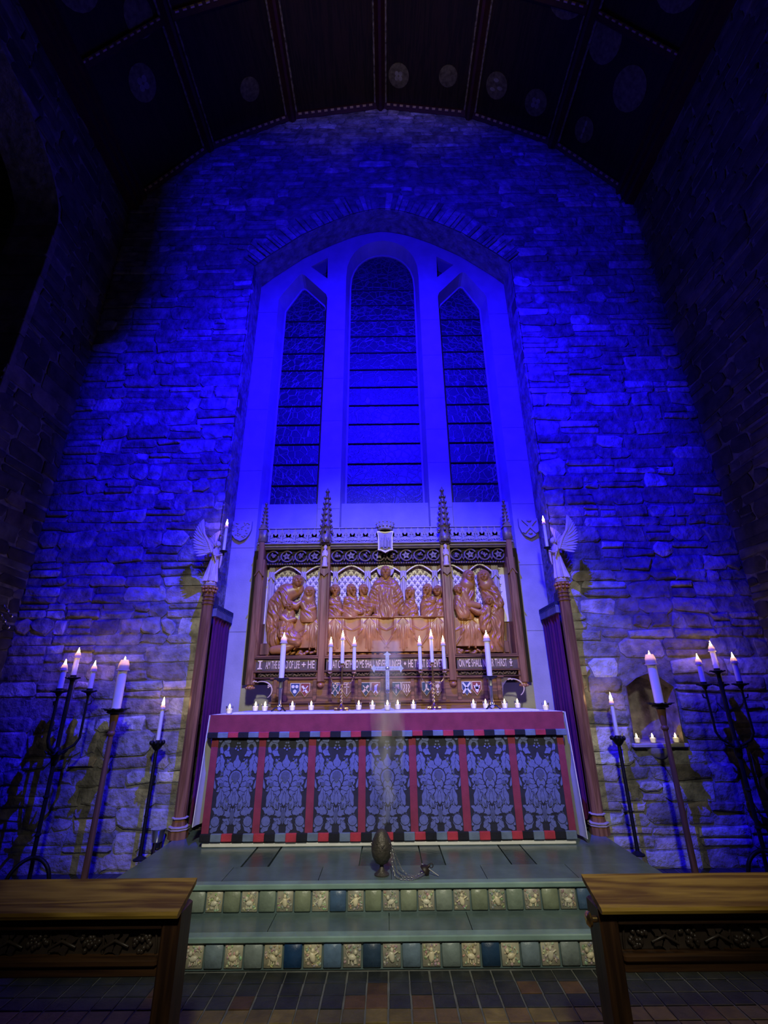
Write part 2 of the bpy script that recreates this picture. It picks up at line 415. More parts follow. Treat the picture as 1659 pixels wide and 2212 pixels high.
def rubble(mb, u0, u1, z0, z1, put, free=None, seed=1, hmin=0.09, hmax=0.2, wmin=0.12, wmax=0.46, top=None):
    rnd = random.Random(seed); z = z0
    while z < z1:
        h = rnd.uniform(hmin, hmax); zc = z + h / 2
        a, b = u0, u1
        if top is not None:
            lim = top(zc)
            a, b = max(a, -lim), min(b, lim)
        spans = [(a, b)]
        for (c0, c1) in (free(z, z + h) if free else []):
            ns = []
            for (p, q) in spans:
                if c1 <= p or c0 >= q: ns.append((p, q)); continue
                if c0 > p: ns.append((p, c0))
                if c1 < q: ns.append((c1, q))
            spans = ns
        for (p, q) in spans:
            u = p
            while u < q - 0.03:
                w = min(rnd.uniform(wmin, wmax) * (0.8 + h * 2), q - u)
                if q - u - w < 0.1: w = q - u
                parts = [(z, h)]
                if h > 0.13 and rnd.random() < 0.35:
                    k = rnd.uniform(0.4, 0.6); parts = [(z, h * k), (z + h * k, h * (1 - k))]
                for (pz, ph) in parts:
                    g = rnd.uniform(0.003, 0.010); pr = rnd.uniform(0.004, 0.022)
                    cu, cz = u + w / 2, pz + ph / 2; hw, hh = w / 2 - g, ph / 2 - g
                    if hw < 0.01 or hh < 0.01: continue
                    k = min(hw, hh) * rnd.uniform(0.25, 0.6)
                    j = lambda: rnd.uniform(-1, 1) * min(0.022, hw * 0.35, hh * 0.4)
                    o8 = [(-hw + k, -hh), (hw - k, -hh), (hw, -hh + k), (hw, hh - k), (hw - k, hh), (-hw + k, hh), (-hw, hh - k), (-hw, -hh + k)]
                    o8 = [(x + j(), y + j()) for x, y in o8]
                    ins = min(0.016, hw * 0.35, hh * 0.35)
                    o2 = [(x * (1 - ins / hw), y * (1 - ins / hh)) for x, y in o8]
                    tint = rnd.choice([0.55, 0.65, 0.72, 0.78, 0.85, 0.9, 1.0, 1.15, 1.5])
                    warm = rnd.uniform(-0.06, 0.10)
                    col = (tint * (1 + warm), tint, tint * (1 - warm * 0.8))
                    tilt = rnd.uniform(-0.008, 0.008)
                    rings = [[put(cu + x, cz + y, -0.02) for x, y in o8], [put(cu + x, cz + y, pr * 0.6) for x, y in o8],
                             [put(cu + x, cz + y, pr + tilt * (x / hw)) for x, y in o2]]
                    mb.loft(rings, cap=False, col=col)
                    mb.add([put(cu, cz, pr + 0.006)] + rings[2], [(0, 1 + i, 1 + (i + 1) % 8) for i in range(8)], col=col)
                u += w
        z += h

def far_wall():
    # mortar bed with the window and niche openings
    outer = [(-HX, 0)] + [(-HX, 8.2)] + [(VR * math.sin(R(a)), VC + VR * math.cos(R(a)) + 0.05) for a in np.linspace(-63, 63, 25)] + [(HX, 8.2), (HX, 0)]
    win = arch_outline(0.27)
    mb = MB().prism(outer, WALL_Y, WALL_Y + 0.34, holes=[win, NICHE])
    # reveal of the window: from the wall face to the frame, with rough stones
    w = struct(mb.build('wall_back', 'mortar', smooth=False))
    st = MB()
    def put(u, z, h): return (u, WALL_Y - h, z)
    def free(za, zb):
        out = []
        for zz in (za, zb, (za + zb) / 2):
            hw = arch_half(zz, 6.82, 7.92, 1.74)
            if zz > 6.7: hw = arch_half(zz, 6.62, 8.27, 2.1)    # room for the ring of voussoirs
            if hw > 0: out.append((-hw, hw))
            if 0.93 < zz < 1.52: out.append((2.2, 2.69))
        return out
    def top(z): return HX if z < 8.2 else math.sqrt(max(VR ** 2 - (z - VC) ** 2, 0)) - 0.02
    rubble(st, -HX, HX, 0.0, 10.3, put, free, seed=11, top=top)
    st.build('rubble_stones', 'stone', w, world=False)
    # ring of voussoirs over the window
    vo = MB(); rnd = random.Random(4)
    xs = np.linspace(-1.74, 1.74, 240); cz = np.array([arch_z(x) for x in xs]); arc = np.concatenate([[0], np.cumsum(np.hypot(np.diff(xs), np.diff(cz)))])
    r = 0.0; a = 0.0; a1 = arc[-1]
    while a < a1 - 0.02:
        da = rnd.uniform(0.05, 0.11); b = min(a + da, a1); L_ = rnd.uniform(0.22, 0.40); pr = rnd.uniform(0.008, 0.03)
        g = 0.006
        def pt(an, rr, h):
            x = float(np.interp(an, arc, xs)); z = float(np.interp(an, arc, cz)); d = 0.25
            x0_, z0_ = np.interp(an - d, arc, xs), np.interp(an - d, arc, cz); x1_, z1_ = np.interp(an + d, arc, xs), np.interp(an + d, arc, cz)
            n_ = Vector((-(z1_ - z0_), x1_ - x0_)).normalized()
            return (x + n_.x * rr, WALL_Y - h, z + n_.y * rr)
        t = rnd.choice([0.6, 0.8, 1.0, 1.2, 1.35]); col = (t, t, t)
        q = lambda i, h: [pt(a + g + i, r + 0.004 + i, h), pt(b - g - i, r + 0.004 + i, h), pt(b - g - i, r + L_ - i, h), pt(a + g + i, r + L_ - i, h)]
        vo.loft([q(0, -0.02), q(0, pr * 0.7), q(0.006, pr)], col=col)
        a = b
    vo.build('voussoirs', 'stone', w, world=False)
    # jamb and soffit of the recess, stone by stone
    jb = MB(); rnd = random.Random(9)
    front = arch_outline(0.31, n=40); back = arch_outline(0.31, 6.86, 8.06, 1.75, n=40)
    jz = []
    z = 0.31
    while z < 6.8:
        h = rnd.uniform(0.12, 0.3); jz.append((z, min(z + h, 6.82))); z += h
    for sgn in (-1, 1):
        for (za, zb) in jz:
            t = rnd.uniform(0.6, 1.1); e = rnd.uniform(0.0, 0.03)
            jb.add([(sgn * (1.735 + e), WALL_Y - 0.02, za + .005), (sgn * 1.745, FR_Y + 0.02, za + .005), (sgn * 1.745, FR_Y + 0.02, zb - .005), (sgn * (1.735 + e), WALL_Y - 0.02, zb - .005)],
                   [(0, 1, 2, 3) if sgn < 0 else (3, 2, 1, 0)], col=(t, t, t))
    n = 40
    for i in range(n):
        p, q = front[1 + i], front[2 + i]; p2, q2 = back[1 + i], back[2 + i]
        t = rnd.uniform(0.6, 1.1)
        jb.add([(p[0], WALL_Y - 0.02, p[1]), (q[0], WALL_Y - 0.02, q[1]), (q2[0], FR_Y + 0.02, q2[1]), (p2[0], FR_Y + 0.02, p2[1])], [(0, 1, 2, 3)], col=(t, t, t))
    jb.build('recess_reveal', 'shaded_stone', w, smooth=False, world=False)
    # the niche (piscina): back, sides, shelf and bowl
    ni = MB()
    fr_ = NICHE; n = len(fr_)
    bk = [(2.45 + (x - 2.45) * 0.93, 0.95 + (z - 0.93) * 0.95) for x, z in fr_]
    for i in range(n):
        p, q = fr_[i], fr_[(i + 1) % n]; p2, q2 = bk[i], bk[(i + 1) % n]
        ni.add([(p[0], WALL_Y - 0.02, p[1]), (q[0], WALL_Y - 0.02, q[1]), (q2[0], WALL_Y + 0.22, q2[1]), (p2[0], WALL_Y + 0.22, p2[1])], [(0, 1, 2, 3)], col=(.8, .7, .6))
    ni.add([(x, WALL_Y + 0.22, z) for x, z in bk], [tuple(range(n - 1, -1, -1))], col=(.9, .85, .8))
    ni.build('niche_lining', 'stone', w, smooth=False, world=False)
    sh = MB().box(2.19, 2.68, WALL_Y - 0.055, WALL_Y + 0.2, 0.895, 0.93, bev=0.008)
    sh.lathe((2.42, WALL_Y + 0.02, 0.0), [(0.03, 0.80), (0.075, 0.82), (0.10, 0.86), (0.11, 0.895)], 16)
    sh.build('piscina_shelf', 'ashlar', w, world=False)
    return w
far_wall()

# ---- window 1: stone tracery frame, three lights of leaded glass, blind panels below
def head_center(hw, sh, ap, z0, n=14):
    return [(-hw, z0)] + [(-hw * math.cos(PI * i / n), sh + (ap - sh) * math.sin(PI * i / n) ** 0.85) for i in range(n + 1)] + [(hw, z0)]
def head_side(x0, x1, sh, apx, apz, z0):
    return [(x0, z0), (x0, sh - 0.07), (x0 + 0.03, sh), (apx - 0.04, apz - 0.02), (apx, apz), (apx + 0.04, apz - 0.02), (x1 - 0.02, sh + 0.02), (x1, sh - 0.05), (x1, z0)]
def mirror(p): return [(-x, z) for x, z in reversed(p)]
def window():
    outer = arch_outline(1.2, 6.86, 8.06, 1.745, n=24)
    c = head_center(0.525, 7.0, 7.73, 2.7); c2 = head_center(0.48, 7.0, 7.67, 2.7)
    l = head_side(-1.475, -0.785, 6.66, -1.17, 7.07, 2.7); l2 = head_side(-1.42, -0.815, 6.63, -1.165, 7.0, 2.7)
    t = [(-1.045, 7.217), (-0.806, 7.391), (-0.795, 6.98)]; t2 = [(-1.02, 7.215), (-0.825, 7.36), (-0.81, 7.03)]
    tr, tr2 = mirror(t), mirror(t2)
    mb = MB().prism(outer, FR_Y, FR_Y + 0.22, holes=[c, l, mirror(l), t, tr], back_holes=[c2, l2, mirror(l2), t2, tr2])
    w = struct(mb.build('window_1', 'ashlar', smooth=False))
    # incised bed joints of the frame, as shallow dark courses standing a hair proud
    jm = MB(); rnd = random.Random(2)
    for x0, x1 in ((-1.742, -1.478), (-0.782, -0.528), (0.528, 0.782), (1.478, 1.742)):
        z = 1.7 + rnd.uniform(0, 0.3)
        while z < 6.5:
            jm.box(x0, x1, FR_Y - 0.0015, FR_Y + 0.01, z, z + 0.005, col=(.45, .45, .45)); z += rnd.uniform(0.45, 0.95)
    jm.build('bed_joints', 'ashlar', w, smooth=False, world=False)
    # inner fillet moulding along the glass
    fm = MB()
    for poly in (head_center(0.48, 7.0, 7.67, 3.47), l2, mirror(l2)):
        pts = [(x, FR_Y + 0.21, max(z, 3.47)) for x, z in poly]
        fm.tube(pts, 0.018, 6)
    fm.build('glazing_moulding', 'ashlar', w, world=False)
    for poly in (head_center(0.49, 7.0, 7.68, 3.45), head_side(-1.42, -0.84, 6.64, -1.165, 7.02, 3.45), mirror(head_side(-1.42, -0.84, 6.64, -1.165, 7.02, 3.45))):
        g = MB().prism(poly, FR_Y + 0.22, FR_Y + 0.24)
        g.build('leaded_light', 'glass', w, smooth=False, world=False)
    for poly in (t2, tr2):
        MB().prism(poly, FR_Y + 0.21, FR_Y + 0.23).build('spandrel_light', 'glass', w, smooth=False, world=False)
    for x0, x1, top_ in ((-1.42, -0.815, 6.6), (-0.48, 0.48, 7.0), (0.815, 1.42, 6.6)):
        b = MB(); z = 3.78
        while z < top_:
            b.tube([(x0, FR_Y + 0.21, z), (x1, FR_Y + 0.21, z)], 0.008, 6); z += 0.29
        b.build('saddle_bars', 'iron', w, world=False)
        p = MB().box(x0 - 0.06, x1 + 0.06, FR_Y + 0.07, FR_Y + 0.2, 2.6, 3.47, col=(.9, .9, .9))
        p.add([(x0 - .06, FR_Y + 0.07, 3.47), (x1 + .06, FR_Y + 0.07, 3.47), (x1 + .06, FR_Y + 0.23, 3.51), (x0 - .06, FR_Y + 0.23, 3.51)], [(0, 1, 2, 3)])
        p.build('blind_panel', 'ashlar', w, smooth=False, world=False)
    # stone shields carved on the outer jambs
    for s in (-1, 1):
        cx = s * 1.64
        hs = [(cx - 0.115, 3.222), (cx + 0.115, 3.222), (cx + 0.115, 3.12), (cx + 0.095, 3.06), (cx + 0.06, 3.015), (cx, 2.985), (cx - 0.06, 3.015), (cx - 0.095, 3.06), (cx - 0.115, 3.12)]
        sm = MB().prism(hs, FR_Y - 0.035, FR_Y + 0.01)
        rnd = random.Random(5)
        if s < 0:
            for i in range(38):
                px_, pz_ = cx + rnd.uniform(-0.09, 0.09), rnd.uniform(3.02, 3.21)
                if abs(px_ - cx) < 0.1 * (pz_ - 2.98) / 0.1 and abs(px_ - cx) < 0.095:
                    sm.ell((px_, FR_Y - 0.036, pz_), (0.013, 0.010, 0.010), 6, 4)
        else:
            sm.prism([(cx - 0.085, 3.195), (cx - 0.06, 3.205), (cx + 0.085, 3.05), (cx + 0.06, 3.035)], FR_Y - 0.052, FR_Y - 0.03)
            sm.prism([(cx + 0.085, 3.195), (cx + 0.06, 3.205), (cx - 0.085, 3.05), (cx - 0.06, 3.035)], FR_Y - 0.05, FR_Y - 0.03)
            sm.ell((cx, FR_Y - 0.04, 3.19), (0.03, 0.015, 0.015), 8, 5); sm.ell((cx, FR_Y - 0.04, 3.04), (0.025, 0.015, 0.015), 8, 5)
        sm.build('stone_shield', 'ashlar', w, world=False)
window()

# ---- side walls
def side_walls():
    # right: solid rubble
    b = MB().box(HX, HX + 0.5, -3.5, WALL_Y + 0.3, 0, 8.3)
    w = struct(b.build('wall_right', 'mortar', smooth=False))
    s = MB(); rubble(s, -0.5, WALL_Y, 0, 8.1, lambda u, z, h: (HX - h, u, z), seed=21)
    s.build('rubble_stones', 'shaded_stone', w, world=False)
    # left: a pier next to the far wall, then a tall arched opening into a dark side aisle
    def opn(z):   # (y0, y1) of the opening at height z
        if z < 6.3: return (-0.5, 3.66 - 0.06 * math.sin(z * 2))
        if z > 7.35: return None
        k = math.sqrt(1 - ((z - 6.3) / 1.05) ** 2) if z < 7.35 else 0
        return (1.58 - 2.08 * k, 1.58 + 2.08 * k)
    b = MB()
    b.box(-HX - 0.5, -HX, 3.72, WALL_Y + 0.3, 0, 8.3)
    b.box(-HX - 0.5, -HX, -3.5, -0.55, 0, 8.3)
    zz = np.linspace(6.3, 7.35, 15)
    poly = [(3.72, 6.3)] + [(opn(z)[1] if z < 7.34 else 1.58, z) for z in zz] + [(opn(z)[0] if z < 7.34 else 1.58, z) for z in zz[::-1][1:]] + [(-0.55, 6.3), (-0.55, 8.3), (3.72, 8.3)]
    n0 = len(b.v); b.prism(poly, 0, 0.5); b.xf(n0, lambda v: Vector((-HX - 0.5 + v.y, v.x, v.z)))
    w = struct(b.build('wall_left', 'mortar', smooth=False))
    s = MB()
    def free(za, zb):
        out = []
        for z in (za, zb):
            o = opn(z)
            if o: out.append(o)
        return out
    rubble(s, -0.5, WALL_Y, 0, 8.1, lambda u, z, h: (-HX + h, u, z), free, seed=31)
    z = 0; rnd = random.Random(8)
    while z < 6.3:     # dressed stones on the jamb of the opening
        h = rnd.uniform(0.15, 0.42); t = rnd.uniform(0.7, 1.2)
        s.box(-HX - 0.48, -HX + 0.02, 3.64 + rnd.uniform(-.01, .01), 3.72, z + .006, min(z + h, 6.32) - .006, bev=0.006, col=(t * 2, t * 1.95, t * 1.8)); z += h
    s.build('rubble_stones', 'shaded_stone', w, world=False)
    # dim aisle behind the opening
    a = MB()
    a.box(-HX - 3.2, -HX - 3.1, -3.5, 5, 0, 8.3); a.box(-HX - 3.2, -HX - 0.5, 4.9, 5, 0, 8.3); a.box(-HX - 3.2, -HX - 0.4, -3.5, 5, 8.3, 8.4)
    struct(a.build('wall_aisle', 'mortar', smooth=False))
side_walls()

# ---- vault: boarded, faceted between moulded ribs
RA = [-61.7, -41.2, -20.7, 0.0, 20.7, 41.2, 61.7]
def vp(a, r=VR): return Vector((r * math.sin(R(a)), 0, VC + r * math.cos(R(a))))
def vault():
    pts = [vp(a) for a in RA]; out = [vp(a, VR + 0.25) for a in RA]
    mb = MB()
    rings = []
    for y in (-3.5, WALL_Y + 0.33):
        rings.append([(p.x, y, p.z) for p in pts] + [(p.x, y, p.z) for p in reversed(out)])
    mb.loft(rings)
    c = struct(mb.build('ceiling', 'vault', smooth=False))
    for i, a in enumerate(RA[1:-1]):
        p = vp(a); n = Vector((-math.sin(R(a)), 0, -math.cos(R(a)))); t = Vector((math.cos(R(a)), 0, -math.sin(R(a))))
        r_ = MB()
        prof = [(-0.075, -0.02), (-0.075, 0.05), (-0.045, 0.085), (-0.02, 0.12), (0.02, 0.12), (0.045, 0.085), (0.075, 0.05), (0.075, -0.02)]
        r_.loft([[tuple(p + t * a_ + n * b_ + Vector((0, y, 0))) for a_, b_ in prof] for y in (-3.4, WALL_Y)])
        rb = r_.build('vault_rib', 'rib', c, world=False)
        e = MB()
        for sx in (-1, 1):
            seg = []; y = -1.0; k = 0
            while y < WALL_Y:
                q = p + t * (0.088 * sx) + n * (0.035 + 0.004 * (k % 2)); seg.append(q + Vector((0, y, 0))); y += 0.08; k += 1
            e.tube(seg, [0.013 + 0.005 * (j % 2) for j in range(len(seg))], 6)
        e.build('rib_edging', 'ribedge', rb, world=False)
    for y in (WALL_Y - 0.05, 3.12):
        for i in range(6):
            p, q = pts[i], pts[i + 1]; d = (q - p); L_ = d.length; d.normalize(); n = Vector((d.z, 0, -d.x))
            if n.z > 0: n = -n
            s = MB()
            prof = [(-0.05, -0.01), (-0.05, 0.04), (0.03, 0.06), (0.05, 0.04), (0.05, -0.01)]
            s.loft([[tuple(b + n * h + Vector((0, y + o, 0))) for o, h in prof] for b in (p, q)])
            rb = s.build('vault_cross_rib', 'rib', c, world=False)
            e = MB(); k = 0; u = 0.12
            while u < L_ - 0.1:
                b = p + d * u + n * 0.05 + Vector((0, y - 0.035, 0))
                rings = []
                for w_ in (0, 0.052):
                    bb = b + d * w_
                    rings.append([tuple(bb + n * (0.018 * math.sin(j * PI / 3)) + Vector((0, 0.016 * math.cos(j * PI / 3), 0))) for j in range(6)])
                e.loft(rings); u += 0.105
            e.build('gilded_beading', 'gilt', rb, world=False)
    # painted medallions on the boards
    def facet(i, u, y, lift=0.0):
        p, q = pts[i], pts[i + 1]; d = (q - p).normalized(); n = Vector((d.z, 0, -d.x))
        if n.z > 0: n = -n
        return p + (q - p) * u + n * lift + Vector((0, y, 0)), d, n
    spots = [(0, .55, 3.55, .2, 1), (0, .35, 2.5, .28, 0), (0, .75, 3.0, .2, 0), (1, .3, 2.75, .26, 0), (1, .6, 4.1, .15, 0), (1, .8, 2.6, .22, 0), (2, .3, 2.75, .27, 2), (2, .75, 2.6, .2, 0),
             (3, .2, 4.2, .16, 1), (3, .75, 2.75, .26, 0), (3, .72, 4.15, .14, 0), (4, .25, 4.15, .17, 2), (4, .7, 4.2, .17, 1), (4, .75, 3.0, .27, 0), (4, .2, 2.8, .17, 3), (5, .3, 4.25, .16, 3), (5, .2, 3.3, .24, 0), (5, .65, 2.55, .3, 1), (5, .6, 3.6, .24, 0)]
    for (i, u, y, r_, em) in spots:
        m = MB()
        o, d, n = facet(i, u, y)
        ring = lambda rr, h: [tuple(o + d * (rr * math.cos(2 * PI * j / 20)) + Vector((0, rr * math.sin(2 * PI * j / 20), 0)) + n * h) for j in range(20)]
        m.loft([ring(r_, -0.005), ring(r_, 0.006), ring(r_ * 0.9, 0.010)])
        md = m.build('painted_medallion', 'medal', c, world=False)
        e = MB()
        def blob(a_, b_, ra, rb_):
            rr = [tuple(o + d * (a_ + ra * math.cos(2 * PI * j / 12)) + Vector((0, b_ + rb_ * math.sin(2 * PI * j / 12), 0)) + n * 0.011) for j in range(12)]
            r2 = [tuple(Vector(q_) + n * 0.004) for q_ in rr]
            e.loft([rr, r2])
        if em == 1:
            for k in range(4): blob(0.26 * r_ * math.cos(k * PI / 2 + .8), 0.26 * r_ * math.sin(k * PI / 2 + .8), .19 * r_, .19 * r_)
        elif em == 2:
            for a_, b_ in ((-.3, .3), (.35, .1), (-.1, -.4)): blob(a_ * r_, b_ * r_, .25 * r_, .14 * r_)
        elif em == 3:
            for b_ in (-.5, 0, .5): blob(0, b_ * r_, .12 * r_, .24 * r_)
        if e.v: e.build('painted_emblem', 'medal2', md, world=False)
    # wall plates
    for s in (-1, 1):
        w = MB()
        for x0, x1, z0, z1 in ((3.50, 3.75, 8.05, 8.16), (3.54, 3.75, 7.95, 8.05), (3.46, 3.75, 8.16, 8.26)):
            w.box(min(s * x0, s * x1), max(s * x0, s * x1), -3.4, WALL_Y, z0, z1)
        struct(w.build('trim_1' if s < 0 else 'trim_2', 'rib', smooth=False))
vault()

# ---- floor and steps
def floors():
    b = MB().box(-HX - 3.2, HX + 0.1, -3.5, WALL_Y + 0.3, -0.1, -0.006)
    fl = struct(b.build('floor', 'grout', smooth=False))
    t = MB(); rnd = random.Random(3)
    y = 3.165; row = 0
    ys = []
    while y > 0.8: ys.append((y - 0.098, y, row)); y -= 0.104; row += 1
    y = 3.2
    while y < WALL_Y: ys.append((y, y + 0.098, -1)); y += 0.104
    for (y0, y1, row) in ys:
        x = -HX + 0.01
        while x < HX - 0.1:
            if row < 0 and abs(x) < 1.9: x += 0.1075; continue
            v = rnd.uniform(0.75, 1.25)
            if row in (0, 1, 2) or row < 0:
                c = (0.028 * v, 0.033 * v, 0.036 * v)
                if row in (1, 2) and rnd.random() < 0.14: c = (0.10 * v, 0.055 * v, 0.022 * v)
            else:
                c = rnd.choice([(0.19, 0.145, 0.035), (0.165, 0.125, 0.035), (0.21, 0.16, 0.045), (0.16, 0.105, 0.035), (0.12, 0.10, 0.04)]); c = tuple(k * v for k in c)
            j = lambda: rnd.uniform(-0.002, 0.002)
            x0, x1 = x + j(), x + 0.099 + j(); a, bb = y0 + j(), y1 + j(); zt = rnd.uniform(-0.001, 0.001)
            t.loft([[(x0, a, -0.01), (x1, a, -0.01), (x1, bb, -0.01), (x0, bb, -0.01)], [(x0, a, zt - .002), (x1, a, zt - .002), (x1, bb, zt - .002), (x0, bb, zt - .002)],
                    [(x0 + .004, a + .004, zt), (x1 - .004, a + .004, zt), (x1 - .004, bb - .004, zt), (x0 + .004, bb - .004, zt)]], col=c)
            x += 0.1075
    t.build('floor_tiles', 'ftile', fl, world=False, smooth=False)

    def step(name, hx, y0, z0, z1, seed, cols):
        rnd = random.Random(seed)
        s = MB()
        s.box(-hx, hx, y0 + 0.012, WALL_Y if z0 > 0.1 else WALL_Y, z0, z1 - 0.028, col=(.9, .9, .9))
        # nosing and slabs of slate
        s.box(-hx - 0.012, hx + 0.012, y0 - 0.015, y0 + 0.05, z1 - 0.028, z1, bev=0.005, col=(2.0, 2.1, 1.95))
        x = -hx
        while x < hx - 0.01:
            w = min(rnd.uniform(0.45, 0.75), hx - x); v = rnd.uniform(0.85, 1.1)
            if hx - x - w < 0.2: w = hx - x
            s.box(x + 0.002, x + w - 0.002, y0 + 0.05, y0 + 0.32 if z0 < 0.1 else 3.73, z1 - 0.028, z1 - 0.0005, col=(v, v, v)); x += w
        o = struct(s.build(name, 'slate', smooth=False))
        # riser tiles: reliefs alternating with plain glazes
        t = MB()
        n = int(hx / 0.106); k = 0
        for i in range(-n, n + 1):
            cx = i * 0.106 + 0.01; a, b = cx - 0.048, cx + 0.048; c0, c1 = z0 + 0.012, z1 - 0.036
            if abs(cx) > hx - 0.06: continue
            if i % 2 == 0:
                base = rnd.choice([(0.42, 0.39, 0.27), (0.36, 0.34, 0.26), (0.44, 0.42, 0.31), (0.32, 0.31, 0.25)])
                lift = rnd.choice([(0.78, 0.70, 0.48), (0.72, 0.68, 0.52)])
                t.box(a, b, y0 + 0.003, y0 + 0.015, c0, c1, bev=0.002, col=base)
                cz = (c0 + c1) / 2
                for q in range(34):      # leafy ground of the relief
                    px_, pz_ = rnd.uniform(a + .008, b - .008), rnd.uniform(c0 + .008, c1 - .008)
                    t.ell((px_, y0 + 0.003, pz_), (rnd.uniform(.004, .009), .005, rnd.uniform(.004, .010)), 6, 4, rot=Matrix.Rotation(rnd.uniform(0, 3), 3, 'Y'), col=tuple(v_ * rnd.uniform(.8, 1.5) for v_ in base))
                # a beast or a little figure in the middle
                if rnd.random() < 0.6:
                    fl_ = rnd.choice([-1, 1])
                    t.ell((cx, y0, cz - .008), (.024, .010, .014), 8, 5, rot=Matrix.Rotation(rnd.uniform(-.5, .5), 3, 'Y'), col=lift)
                    t.ell((cx + fl_ * .018, y0, cz + .014), (.011, .010, .012), 8, 5, col=lift)
                    for lx in (-.016, -.006, .010, .018): t.tube([(cx + lx, y0, cz - .012), (cx + lx + rnd.uniform(-.006, .006), y0, cz - .034)], .0042, 5, col=lift)
                    t.tube([(cx - fl_ * .022, y0, cz - .004), (cx - fl_ * .032, y0, cz + .012), (cx - fl_ * .024, y0, cz + .026)], .003, 5, col=lift)
                else:
                    t.ell((cx, y0, cz + .022), (.010, .009, .011), 8, 5, col=lift)
                    t.ell((cx, y0, cz - .006), (.017, .010, .026), 8, 5, rot=Matrix.Rotation(rnd.uniform(-.35, .35), 3, 'Y'), col=lift)
                    t.tube([(cx + .012, y0, cz + .006), (cx + .030, y0, cz + .016)], .0045, 5, col=lift)
                    t.tube([(cx - .012, y0, cz + .004), (cx - .028, y0, cz - .010)], .0045, 5, col=lift)
            else:
                t.box(a, b, y0 - 0.002, y0 + 0.015, c0, c1, bev=0.004, col=cols[k % len(cols)]); k += 1
        t.build('riser_tiles', 'tile', o, world=False)
        return o
    gr = [(0.23, 0.27, 0.18), (0.26, 0.30, 0.21), (0.25, 0.30, 0.25), (0.22, 0.26, 0.18)]
    step('floor_step_lower', 2.0, 3.17, 0.0, 0.15, 5, [(0.03, 0.06, 0.11), (0.15, 0.22, 0.29), (0.21, 0.27, 0.26), (0.02, 0.055, 0.12), (0.20, 0.27, 0.31), (0.22, 0.27, 0.26), (0.015, 0.055, 0.15), (0.12, 0.20, 0.32)])
    p = step('floor_step_upper', 1.72, 3.43, 0.15, 0.30, 6, gr + [(0.22, 0.28, 0.22), (0.24, 0.28, 0.19), (0.07, 0.13, 0.24)])
    d = MB(); rnd = random.Random(12)
    for a, b in ((-1.715, -0.99), (-0.98, -0.81), (-0.80, -0.20), (-0.195, 0.22), (0.225, 0.375), (0.38, 0.815), (0.82, 0.98), (0.985, 1.715)):
        dark = (a, b) in ((-0.98, -0.81), (-0.195, 0.22), (0.225, 0.375), (0.82, 0.98)); v = 0.55 if dark else rnd.uniform(0.9, 1.05)
        d.box(a + .002, b - .002, 3.732, 4.16 if dark else WALL_Y, 0.27, 0.2995, col=(v, v, v * 1.02))
        if dark: d.box(a + .002, b - .002, 4.162, WALL_Y, 0.27, 0.2995, col=(.95, .95, .95))
    d.build('slate_paving', 'slate', p, world=False, smooth=False)
floors()

